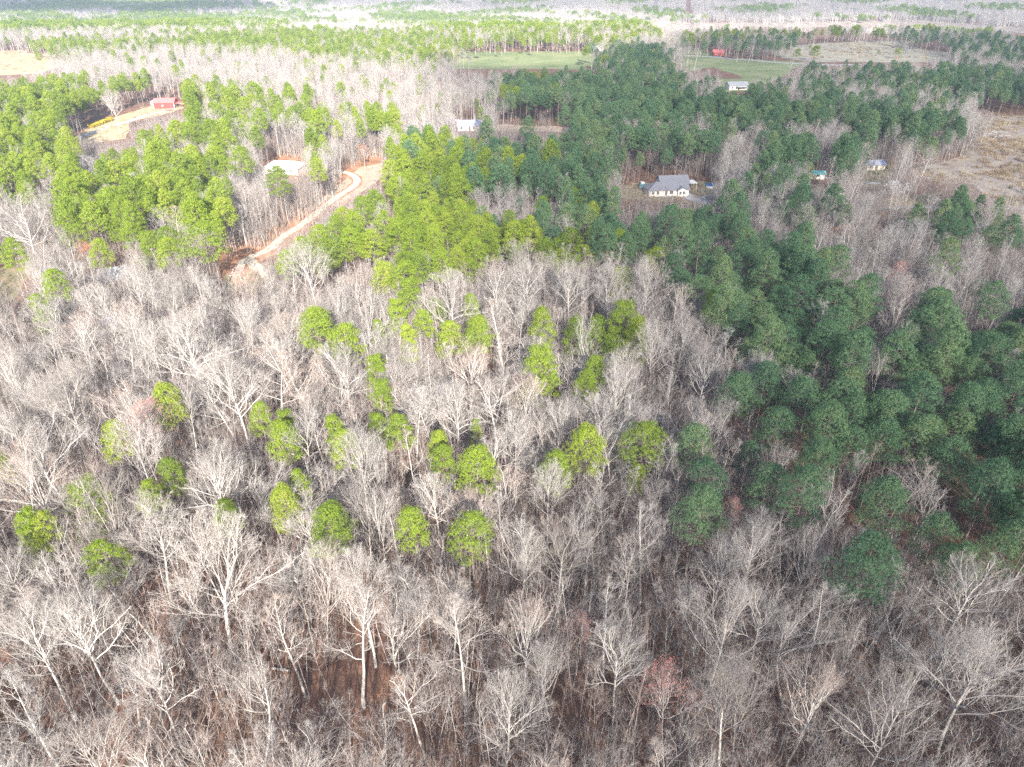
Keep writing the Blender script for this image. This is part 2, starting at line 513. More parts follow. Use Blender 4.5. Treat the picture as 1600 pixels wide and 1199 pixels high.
def gen_bare(seed, H=22.0, W=9.0, form='fan', counts=(10, 7, 5, 3), fat=1.0, lean=0.0, tr=.24):
    """trunk segments, limb segments (thick) and twig segments of one leafless tree, and its bud points"""
    rng = np.random.default_rng(seed)
    fork = {'fan': .42, 'leader': .40, 'oak': .36, 'pole': .50, 'bush': .10}[form]
    zc = H * {'fan': .64, 'leader': .63, 'oak': .56, 'pole': .72, 'bush': .45}[form]
    a_up, a_dn = H - zc, zc - H * fork * .85
    c = np.array([0, 0, zc])
    trunk, limb, twig, tips = [], [], [], []

    def env(p, d):
        s = np.array([W / 2, W / 2, a_up if d[2] > 0 or p[2] > zc else a_dn])
        q = (p - c) / s; e = d / s
        A = e @ e; B = q @ e; C = q @ q - 1
        D = B * B - A * C
        return max((-B + math.sqrt(D)) / A, .0) if D > 0 else .0

    def grow(p, d, L, r, lvl):
        n = (7, 6, 4, 2, 1)[lvl]
        wob = (.07, .16, .20, .22, .25)[lvl]
        trop = (.02, .10, .09, .06, .05)[lvl]
        st = L / n
        nodes = []
        r_end = r * (.45, .30, .32, .4, .35)[lvl]
        for i in range(n):
            d = nrm(d + UP * trop + rng.normal(size=3) * wob)
            q = p + d * st
            ra = r + (r_end - r) * i / n; rb = r + (r_end - r) * (i + 1) / n
            (limb if lvl <= 2 else twig).append((*p, *q, ra, rb))
            nodes.append((p, q, d, rb, (i + 1) / n))
            p = q
        if lvl >= len(counts):
            tips.append(p)
            return
        m = counts[lvl]
        for j in range(m):
            t = .22 + .78 * (j + rng.random()) / m
            i = min(int(t * n), n - 1)
            a, b, dd, rr, _ = nodes[i]
            f = t * n - i
            pp = a + (b - a) * f
            cd = side(rng, dd, R(rng.uniform(22, 46)))
            cd = nrm(cd + UP * .12)
            ll = L * (.62, .62, .60, .55)[lvl] * (1.12 - .55 * t) * rng.uniform(.75, 1.2)
            e = env(pp, cd)
            ll = min(ll, e * rng.uniform(.85, 1.1) + .25)
            grow(pp, cd, max(ll, .35), max(rr * .62, .010 * fat), lvl + 1)

    # trunk and leader
    p = np.array([0, 0, -.4])
    ln = rng.uniform(0, 6.28)
    d = nrm(np.array([math.cos(ln) * lean, math.sin(ln) * lean, 1.0]))
    nt = 9
    hb = H * fork
    top = H * {'fan': .66, 'leader': .95, 'oak': .50, 'pole': .96, 'bush': .3}[form]
    st = (top + .4) / nt
    path = []
    r = tr * fat * H / 22
    for i in range(nt):
        d = nrm(d + rng.normal(size=3) * .045 + UP * .05)
        q = p + d * st
        fr = (i + 1) / nt
        ra = r * (1 - (.62 if form in ('fan', 'oak') else .90) * (i / nt) ** .9)
        rb = r * (1 - (.62 if form in ('fan', 'oak') else .90) * fr ** .9)
        if i == 0:
            ra *= 1.25
        trunk.append((*p, *q, ra, rb))
        path.append((p, q, d, rb))
        p = q
    nL = counts[0]
    for j in range(nL):
        t = (j + rng.random() * .8) / nL
        z = hb + (top - hb) * t
        i = min(max(int((z + .4) / (top + .4) * nt), 0), nt - 1)
        a, b, dd, rr = path[i]
        pp = a + (b - a) * (((z + .4) / (top + .4) * nt) - i)
        az = j * 2.4 + rng.uniform(-.5, .5)
        tilt = {'fan': (58, 14), 'leader': (62, 30), 'oak': (72, 18), 'pole': (55, 30), 'bush': (50, 10)}[form]
        th = R(tilt[0] + (tilt[1] - tilt[0]) * t + rng.uniform(-7, 7))
        cd = np.array([math.cos(az) * math.sin(th), math.sin(az) * math.sin(th), math.cos(th)])
        L = env(pp, nrm(cd + UP * .3)) * rng.uniform(.86, 1.04)
        grow(pp, cd, max(L, .8), max(rr * (.62 if form in ('fan', 'oak') else .42), .03 * fat), 1)
    grow(p, d, max(env(p, d) * 1.0, .6), path[-1][3], 1)
    return trunk, limb, twig, np.array(tips)


def bare_meshes(name, args, mats=('bark', 'twig'), fat_twig=1.0, buds=None):
    trunk, limb, twig, tips = gen_bare(**args)
    V, F = tubes(trunk, 7)
    tm = mesh_from(name + '_trunk', V, F, [M[mats[0]]])
    lm = np.array(limb); lm[:, 6:8] *= 1.1
    V1, F1 = tubes(lm, 4)
    tw = np.array(twig); tw[:, 6:8] *= fat_twig
    V2, F2 = tubes(tw, 3)
    V = np.concatenate([V1, V2]); F = np.concatenate([F1, F2 + len(V1)])
    mi = np.concatenate([np.zeros(len(F1)), np.ones(len(F2))])
    cm = mesh_from(name + '_crown', V, F, [M[mats[0]], M[mats[1]]], mi)
    if buds is None:
        return tm, cm
    rng = np.random.default_rng(7)
    pts = np.repeat(tips, 2, 0) + rng.normal(size=(len(tips) * 2, 3)) * .16
    V, F = blades(rng, pts, rng.normal(size=pts.shape), 1, .22, .10, 1.2)
    bmesh = mesh_from(name + '_buds', V, F, [M[buds]])
    return tm, cm, bmesh


def blades(rng, pos, axis, n, length, width, spread):
    """n small pointed blades at every position, lying like shingles over the side that axis points to"""
    k = len(pos)
    axis = axis / (np.linalg.norm(axis, axis=1, keepdims=True) + 1e-9)
    P = np.repeat(pos, n, 0)
    o = np.repeat(axis, n, 0) + rng.normal(size=(k * n, 3)) * spread * .30
    o /= np.linalg.norm(o, axis=1, keepdims=True) + 1e-9
    t = rng.normal(size=o.shape)
    t -= o * (t * o).sum(1, keepdims=True)
    t /= np.linalg.norm(t, axis=1, keepdims=True) + 1e-9
    d = t + o * rng.uniform(.1, .9, (k * n, 1))
    d /= np.linalg.norm(d, axis=1, keepdims=True) + 1e-9
    s = np.cross(o, d)
    s /= np.linalg.norm(s, axis=1, keepdims=True) + 1e-9
    L = length * rng.uniform(.7, 1.25, (len(P), 1))
    V = np.stack([P - s * width / 2, P + s * width / 2, P + d * L], 1).reshape(-1, 3)
    F = np.arange(len(V)).reshape(-1, 3)
    return V, F


def gen_pine(seed, H=21.0, W=7.5, form='dome', n=52, tufts=46, nb=8, bl=.40, bw=.062):
    rng = np.random.default_rng(seed)
    hb = H * {'dome': .57, 'tier': .36, 'tall': .55, 'young': .22}[form]
    trunk = []
    p = np.array([0, 0, -.4]); d = UP.copy()
    nt = 8; st = (H * .97 + .4) / nt
    r = .21 * H / 21
    path = [p]
    for i in range(nt):
        d = nrm(d + rng.normal(size=3) * .02 + UP * .06)
        q = p + d * st
        trunk.append((*p, *q, r * (1 - .85 * i / nt), r * (1 - .85 * (i + 1) / nt)))
        p = q; path.append(p)
    path = np.array(path)

    def axis(z):
        return np.array([np.interp(z, path[:, 2], path[:, 0]), np.interp(z, path[:, 2], path[:, 1]), z])
    sticks, C, CR = [], [], []
    lob = rng.uniform(.75, 1.25, 5)
    for i in range(n):
        t = ((i + .5) / n) ** .85
        if form == 'tier':
            t = (math.floor(t * 7) + rng.uniform(0, .35)) / 7
            prof = (1 - t) ** .75 * .95 + .12
        elif form == 'tall':
            prof = max(0, 1 - t ** 1.6) ** .65 * min(1, .66 + 1.4 * t)
        elif form == 'young':
            prof = math.sqrt(max(0, 1 - t)) * .95 + .08
        else:
            prof = max(0, 1 - t ** 1.8) ** .6 * min(1, .66 + 1.4 * t)
        az = i * 2.39996 + rng.uniform(-.4, .4)
        lb = np.interp((az % 6.283) / 6.283 * 5, np.arange(6), np.append(lob, lob[0]))
        rr = W / 2 * prof * (.42 + .62 * math.sqrt(rng.random())) * lb
        z = hb + (H - hb - .45) * t + rng.uniform(-.3, .3)
        ax = axis(z)
        c = ax + np.array([math.cos(az) * rr, math.sin(az) * rr, 0])
        zb = max(z - .35 * rr, hb * .9)
        b = axis(zb)
        mid = (b + c) / 2 + np.array([0, 0, -.12 * rr])
        sticks += [(*b, *mid, .06, .04), (*mid, *(c - np.array([0, 0, .35])), .04, .015)]
        C.append(c); CR.append(W * .15 * rng.uniform(.75, 1.25) * (.7 if t > .9 else 1))
    # a few dead lower branches
    for i in range(7):
        z = hb * rng.uniform(.55, .98); az = rng.uniform(0, 6.28); L = rng.uniform(.8, 2.2)
        a = axis(z)
        sticks.append((*a, *(a + np.array([math.cos(az) * L, math.sin(az) * L, rng.uniform(-.2, .4)])), .045, .015))
    C = np.array(C); CR = np.array(CR)
    pos = np.repeat(C, tufts, 0)
    dirs = rng.normal(size=pos.shape)
    dirs[:, 2] = np.abs(dirs[:, 2]) * 1.1 - .35
    out = pos - np.array([0, 0, 0.]); out[:, 2] = 0
    out /= np.linalg.norm(out, axis=1, keepdims=True) + 1e-6
    dirs = dirs / np.linalg.norm(dirs, axis=1, keepdims=True) + out * .25
    rad = np.repeat(CR, tufts)[:, None] * rng.uniform(.6, 1.05, (len(pos), 1))
    flat = np.array([1.15, 1.15, .42 if form == 'tier' else .72])
    pos = pos + dirs * rad * flat
    ax_ = dirs + UP * .15
    V, F = blades(rng, pos, ax_, nb, bl, bw, 1.0)
    return trunk, sticks, V, F


def pine_meshes(name, args, needle='needle'):
    trunk, sticks, V, F = gen_pine(**args)
    V0, F0 = tubes(trunk, 7)
    tm = mesh_from(name + '_trunk', V0, F0, [M['pinebark']])
    V1, F1 = tubes(sticks, 3)
    F1 = np.concatenate([F1[:, [0, 1, 2]], F1[:, [0, 2, 3]]])
    cm = mesh_from(name + '_crown', np.concatenate([V, V1]), np.concatenate([F, F1 + len(V)]), [M[needle], M['pinebark']],
                   np.concatenate([np.zeros(len(F)), np.ones(len(F1))]))
    return tm, cm


def tri(F):
    return np.concatenate([F[:, [0, 1, 2]], F[:, [0, 2, 3]]]) if F.shape[1] == 4 else F


class Soup:
    """several shapes gathered in one triangle mesh, for the far woods and the undergrowth"""
    def __init__(s):
        s.V = []; s.F = []; s.m = []; s.n = 0

    def add(s, V, F, m, loc=(0, 0, 0), rz=0.0, sc=(1, 1, 1)):
        V = np.asarray(V) * np.array(sc)
        c, q = math.cos(rz), math.sin(rz)
        V = np.stack([V[:, 0] * c - V[:, 1] * q, V[:, 0] * q + V[:, 1] * c, V[:, 2]], 1) + np.array(loc)
        F = tri(np.asarray(F))
        s.V.append(V); s.F.append(F + s.n); s.m.append(np.full(len(F), m)); s.n += len(V)

    def mesh(s, name, mats):
        return mesh_from(name, np.concatenate(s.V), np.concatenate(s.F), [M[k] for k in mats], np.concatenate(s.m))


# near variants: (trunk mesh, crown mesh, nominal H, nominal crown width, shape word)
BARE = []
for k, (form, H, W, cnt, word) in enumerate([
        ('fan', 22, 10, (13, 9, 6, 4), 'fan-crowned'), ('fan', 22, 9, (12, 9, 6, 4), 'round-crowned'),
        ('fan', 22, 11, (13, 9, 6, 4), 'broad-crowned'), ('leader', 22, 7, (14, 6, 5, 3), 'slender'),
        ('leader', 22, 8, (15, 7, 5, 3), 'upright'), ('oak', 21, 13, (9, 9, 6, 4), 'wide-limbed'),
        ('pole', 22, 5, (14, 5, 4, 3), 'thin'), ('fan', 22, 8.5, (8, 8, 6, 3), 'forked'),
        ('oak', 20, 11, (6, 8, 6, 3), 'crooked'), ('leader', 21, 8.5, (10, 7, 5, 3), 'ragged'), ('fan', 19, 9.5, (8, 9, 6, 4), 'open-crowned')]):
    BARE.append((*bare_meshes('bare%d' % k, dict(seed=40 + k, H=H, W=W, form=form, counts=cnt, lean=.05 if k < 7 else .15), fat_twig=.85), H, W, word))
OAK = (*bare_meshes('great_oak', dict(seed=5, H=24, W=18, form='oak', counts=(9, 9, 8, 5), tr=.35, lean=.05), fat_twig=.9), 24, 18, 'wide')
MAPLE = (*bare_meshes('maple', dict(seed=81, H=17, W=9, form='fan', counts=(9, 7, 5, 3)), buds='redbud', fat_twig=1.2), 17, 9)
RUST = (*bare_meshes('rust', dict(seed=82, H=13, W=8, form='fan', counts=(9, 7, 5, 3)), buds='rustleaf', fat_twig=1.2), 13, 8)
CHERRY = (*bare_meshes('cherry', dict(seed=83, H=10, W=9, form='bush', counts=(9, 7, 5, 3)), buds='blossom', fat_twig=1.2), 10, 9)
PINE = []
SHADED_PINE = []
for k, (form, H, W, n, word) in enumerate([
        ('dome', 21, 7.5, 46, 'rounded'), ('dome', 21, 8.5, 52, 'broad'), ('dome', 20, 6.8, 38, 'shaggy'),
        ('tier', 17, 8, 52, 'tiered'), ('tall', 22, 6, 42, 'tall'), ('dome', 21, 8, 42, 'lopsided'), ('tier', 15, 6.5, 44, 'layered')]):
    PINE.append((*pine_meshes('pine%d' % k, dict(seed=140 + k, H=H, W=W, form=form, n=n)), H, W, word))
    dc = PINE[-1][1].copy(); dc.name = 'shaded_pine%d_crown' % k; dc.materials[0] = M['shadeneedle']  # same crown again with the shade painted into its needles
    SHADED_PINE.append((PINE[-1][0], dc, H, W, word))

# lighter variants for the stand behind, and clumps for the far woods
def lod_bare(seed, form, H, W, counts, fat):
    t, l, w, _ = gen_bare(seed, H, W, form, counts, fat)
    s = Soup()
    s.add(*tubes(t, 5), 0)
    s.add(*tubes(l, 3), 0)
    s.add(*tubes(w, 3), 1)
    return s


def lod_pine(seed, form, H, W, n, tufts, nb, bl, bw):
    t, st, V, F = gen_pine(seed, H, W, form, n, tufts, nb, bl, bw)
    s = Soup()
    s.add(*tubes(t, 5), 1)
    s.add(*tubes(st, 3), 1)
    s.add(V, F, 0)
    return s


def proto(name, me):
    return bpy.data.objects.new(name, me)          # source shape for the scattered woods, not placed itself


MID_BARE = [proto('mid_bare', lod_bare(300 + k, f, 21, w, c, 1.0).mesh('mid_bare', ('bark', 'twig'))) for k, (f, w, c) in enumerate([
    ('fan', 9, (11, 8, 6, 2)), ('fan', 8, (10, 8, 6, 2)), ('leader', 6.5, (14, 6, 5, 2)), ('leader', 7.5, (14, 6, 5, 2)), ('oak', 11, (10, 8, 6, 2)), ('pole', 5, (12, 5, 5, 2))])]
MID_PINE = [proto('mid_pine', lod_pine(330 + k, f, H, w, n, 34, 6, .50, .11).mesh('mid_pine', ('needle', 'pinebark'))) for k, (f, H, w, n) in enumerate([
    ('dome', 20, 7.4, 44), ('tall', 19, 6.4, 40), ('tall', 20, 5.6, 36), ('dome', 20, 8.0, 46)])]
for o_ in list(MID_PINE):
    m_ = o_.data.copy(); m_.materials[0] = M['shadeneedle']
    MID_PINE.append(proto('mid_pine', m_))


def far_clump(seed, kind):
    rng = np.random.default_rng(seed)
    s = Soup()
    for k in range(7):
        a = k * 2.4; r = 8.0 * math.sqrt((k + .5) / 7)
        loc = (math.cos(a) * r + rng.uniform(-1.5, 1.5), math.sin(a) * r + rng.uniform(-1.5, 1.5), 0)
        sc = rng.uniform(.75, 1.15)
        if kind == 'pine' or (kind == 'mixed' and k % 3 == 0):
            t, st, V, F = gen_pine(seed * 10 + k, 19, 7.0, 'dome' if k % 2 else 'tall', 22, 16, 3, .95, .30)
            s.add(*tubes(t, 4), 2, loc, 0, (sc, sc, sc)); s.add(V, F, 0, loc, 0, (sc, sc, sc))
        else:
            t, l, w, _ = gen_bare(seed * 10 + k, 20, 8, ('fan', 'leader', 'fan')[k % 3], (8, 4, 3), 1.9)
            s.add(*tubes(t, 4), 1, loc, 0, (sc, sc, sc)); s.add(*tubes(l, 3), 1, loc, 0, (sc, sc, sc)); s.add(*tubes(w, 3), 3, loc, 0, (sc, sc, sc))
    return proto('far_clump', s.mesh('far_clump', ('needle', 'bark', 'pinebark', 'twig')))


FAR_BARE = [far_clump(51 + k, 'bare') for k in range(3)]
FAR_PINE = [far_clump(61 + k, 'pine') for k in range(3)]


def brush_clump(seed):
    rng = np.random.default_rng(seed)
    s = Soup()
    for k in range(12):
        a = k * 2.4; r = 4.2 * math.sqrt((k + .5) / 12)
        H = rng.uniform(8, 15) if k % 3 == 2 else rng.uniform(3.5, 11)
        t, l, w, _ = gen_bare(seed * 20 + k, H, H * (.25 if k % 3 == 2 else .42), ('leader', 'fan', 'pole')[k % 3], (8, 4, 3), 1.0, .12, tr=.17)
        loc = (math.cos(a) * r, math.sin(a) * r, 0)
        w = np.array(w); w[:, 6:8] *= 1.2
        s.add(*tubes(t, 4), 0, loc); s.add(*tubes(l, 3), 0, loc); s.add(*tubes(w, 3), 1, loc)
    return proto('brush_clump', s.mesh('brush_clump', ('twig', 'brush')))


BRUSH = [brush_clump(71 + k) for k in range(4)]


# ------------------------------------------------------------------ where the photograph shows which wood
# outlines at canopy height, in pixels: (share of pines, density, outline); later ones override earlier ones
WOODS = [
    (.55, 1, [(-300, 60), (430, 60), (700, 30), (1000, 30), (1000, 75), (700, 75), (660, 105), (420, 100), (-300, 80)]),
    (.93, 1, [(-300, 28), (120, 30), (300, 22), (420, 30), (330, 46), (200, 50), (120, 55), (-300, 58)]),
    (.90, 1, [(40, 66), (130, 60), (220, 64), (170, 72), (80, 80), (45, 76)]),
    (.92, 1, [(260, 64), (310, 52), (430, 48), (560, 50), (520, 62), (380, 74)]),
    (.10, 1, [(-300, 46), (60, 48), (180, 40), (310, 44), (300, 52), (200, 58), (60, 64), (-300, 70)]),
    (.75, 1, [(440, 68), (560, 58), (700, 62), (690, 95), (540, 96), (450, 90)]),
    (.06, 1, [(100, 92), (200, 72), (420, 80), (700, 105), (700, 118), (760, 150), (620, 190), (440, 130), (300, 118), (170, 120)]),
    (.45, .9, [(290, 125), (440, 140), (620, 185), (650, 225), (600, 262), (520, 300), (400, 330), (330, 290), (300, 240), (190, 222), (280, 180)]),
    (.14, .8, [(330, 290), (400, 230), (600, 225), (600, 265), (520, 310), (440, 380), (350, 430), (230, 440), (220, 380), (300, 350)]),
    (.80, 1.2, [(-200, 128), (120, 122), (166, 152), (150, 184), (104, 214), (160, 226), (230, 224), (312, 250), (332, 300), (366, 320), (366, 362), (290, 352), (250, 342), (182, 396), (140, 400), (60, 350), (80, 305), (-200, 310)]),
    (.95, 1.1, [(166, 126), (292, 120), (304, 160), (244, 164), (195, 152)]),
    (.12, 1, [(330, 270), (400, 262), (405, 330), (372, 350), (372, 318)]),
    (.84, 1.15, [(420, 418), (452, 378), (520, 322), (560, 302), (592, 262), (640, 216), (760, 200), (900, 205), (1120, 214), (1118, 262), (1090, 286), (960, 290), (945, 308), (1000, 322), (1100, 326), (1180, 358), (1262, 388), (1330, 440), (1380, 472), (1350, 520), (1360, 580), (1410, 540), (1480, 500), (1600, 468), (1900, 460), (1900, 870), (1600, 850), (1540, 850), (1430, 790), (1340, 770), (1270, 730), (1225, 670), (1195, 600), (1125, 540), (1085, 470), (1060, 424), (1000, 402), (930, 398), (850, 394), (740, 404), (600, 408), (520, 402)]),
    (.22, 1, [(1120, 600), (1180, 690), (1250, 750), (1340, 790), (1540, 850), (1600, 850), (1900, 870), (1900, 930), (1560, 900), (1300, 850), (1160, 800), (1090, 720)]),
    (.25, 1, [(760, 290), (830, 300), (850, 330), (800, 345), (740, 320)]),
    (.95, 1.1, [(775, 118), (850, 104), (940, 102), (1060, 106), (1075, 140), (1110, 172), (1088, 196), (990, 200), (900, 194), (795, 168)]),
    (.95, 1.1, [(930, 92), (960, 74), (1040, 76), (1060, 100), (1030, 108), (940, 102)]),
    (.30, 1, [(1060, 108), (1110, 104), (1190, 130), (1240, 128), (1240, 170), (1100, 170)]),
    (.93, 1.1, [(1088, 168), (1140, 148), (1215, 145), (1240, 160), (1265, 178), (1262, 204), (1180, 200), (1110, 202)]),
    (.93, 1.1, [(1265, 160), (1340, 168), (1510, 190), (1525, 210), (1505, 240), (1470, 250), (1400, 215), (1300, 185), (1262, 190)]),
    (.20, 1, [(1262, 195), (1400, 205), (1440, 225), (1440, 250), (1330, 240), (1240, 225)]),
    (.90, 1.1, [(1190, 275), (1200, 215), (1265, 215), (1370, 225), (1372, 262), (1320, 272), (1270, 262)]),
    (.35, 1, [(1200, 105), (1420, 95), (1700, 110), (1700, 175), (1530, 178), (1450, 165), (1230, 160)]),
    (.85, 1, [(1350, 108), (1560, 106), (1700, 118), (1700, 150), (1560, 150), (1470, 140), (1370, 132)]),
    (.55, 1.1, [(1060, 52), (1150, 46), (1300, 44), (1420, 44), (1480, 40), (1700, 56), (1700, 100), (1540, 95), (1420, 62), (1330, 66), (1210, 75), (1190, 92), (1100, 84), (1060, 70)]),
    (.85, 1.1, [(700, 62), (790, 58), (900, 60), (930, 78), (840, 82), (740, 82)]),
    (.60, 1, [(-300, -60), (240, -60), (380, 4), (430, 18), (300, 24), (-300, 28)]),
    (.50, 1, [(430, 12), (700, 14), (960, 24), (1000, 36), (1040, 58), (700, 62), (430, 48)]),
    (.32, 1, [(380, -60), (1900, -60), (1900, 42), (1420, 30), (1180, 36), (960, 22), (700, 14), (470, 12)]),
    (.92, 1, [(1460, 286), (1500, 286), (1560, 292), (1600, 330), (1620, 378), (1540, 362), (1500, 345), (1462, 318)]),
    (.80, 1, [(1410, 330), (1520, 332), (1610, 360), (1610, 395), (1500, 372), (1410, 352)]),
    (.04, 1, [(1270, 350), (1400, 345), (1600, 400), (1600, 470), (1480, 498), (1410, 545), (1350, 520), (1380, 470), (1330, 438), (1265, 385)]),
    (.30, 1, [(1060, 320), (1180, 275), (1290, 290), (1380, 335), (1280, 350), (1180, 352)]),
    (.04, 1, [(640, 425), (740, 410), (930, 402), (1060, 425), (1080, 470), (990, 470), (860, 480), (700, 505), (640, 480)]),
]
OPEN = [[(104, 222), (150, 192), (185, 178), (240, 160), (290, 158), (292, 178), (255, 190), (222, 200), (214, 228), (150, 230)], [(960, 304), (968, 291), (1000, 287), (1050, 284), (1100, 284), (1124, 290), (1124, 314), (1090, 318), (1060, 312), (1000, 309)], PAD, BARN_YARD, LAWN, LEFT_LAWN, F_GREEN, F_GREEN2, F_TAN, CLEARCUT, F_TAN2, F_FAR, FAR_YARD,
        [(158, 434), (180, 422), (214, 426), (200, 438)], [(172, 512), (186, 498), (196, 504), (182, 517)],
        [(400, 426), (380, 412), (390, 396), (426, 377), (443, 358), (475, 340), (513, 308), (527, 314), (488, 354), (458, 371), (439, 391), (413, 407), (420, 428)],
        [(508, 318), (546, 290), (552, 280), (530, 268), (586, 246), (608, 258), (594, 288), (572, 300), (558, 310), (536, 324)],
        [(735, 206), (800, 196), (900, 201), (905, 208), (800, 204)], [(708, 196), (750, 196), (750, 206), (708, 206)],
        [(1380, 321), (1472, 319), (1474, 328), (1380, 329)], [(1340, 283), (1382, 279), (1388, 291), (1345, 293)], [(1355, 262), (1395, 256), (1395, 277), (1360, 281)],
        [(1262, 270), (1290, 272), (1300, 282), (1262, 280)],
        [(1066, -40), (1079, -40), (1082, 18), (1071, 18)]]


RAGGED = [F_GREEN, F_GREEN2, F_TAN, CLEARCUT, F_TAN2, F_FAR]


def wood_at(x, y, z0, jit=(0, 0)):
    px, py, _ = project(x, y, z0 + 14)
    px = px + rnd.normal(size=len(px)) * jit[0]; py = py + rnd.normal(size=len(px)) * jit[1]
    pp = np.where(py > 840, 0, .03); dn = np.ones(len(px))
    for share, dens, poly in WOODS:
        k = inside(px, py, poly)
        pp[k] = share; dn[k] = dens
    return pp, dn


def clear(x, y, z0, h):
    ok = np.ones(len(x), bool)
    jx = rnd.normal(size=len(x)) * 16; jy = rnd.normal(size=len(x)) * 3.4
    for f in np.linspace(0, 1, 9):
        px, py, _ = project(x, y, z0 + h * f)
        for poly in OPEN:
            if poly in RAGGED:
                ok &= ~inside(px + jx, py + jy, poly)
            else:
                ok &= ~inside(px, py, poly)
    return ok


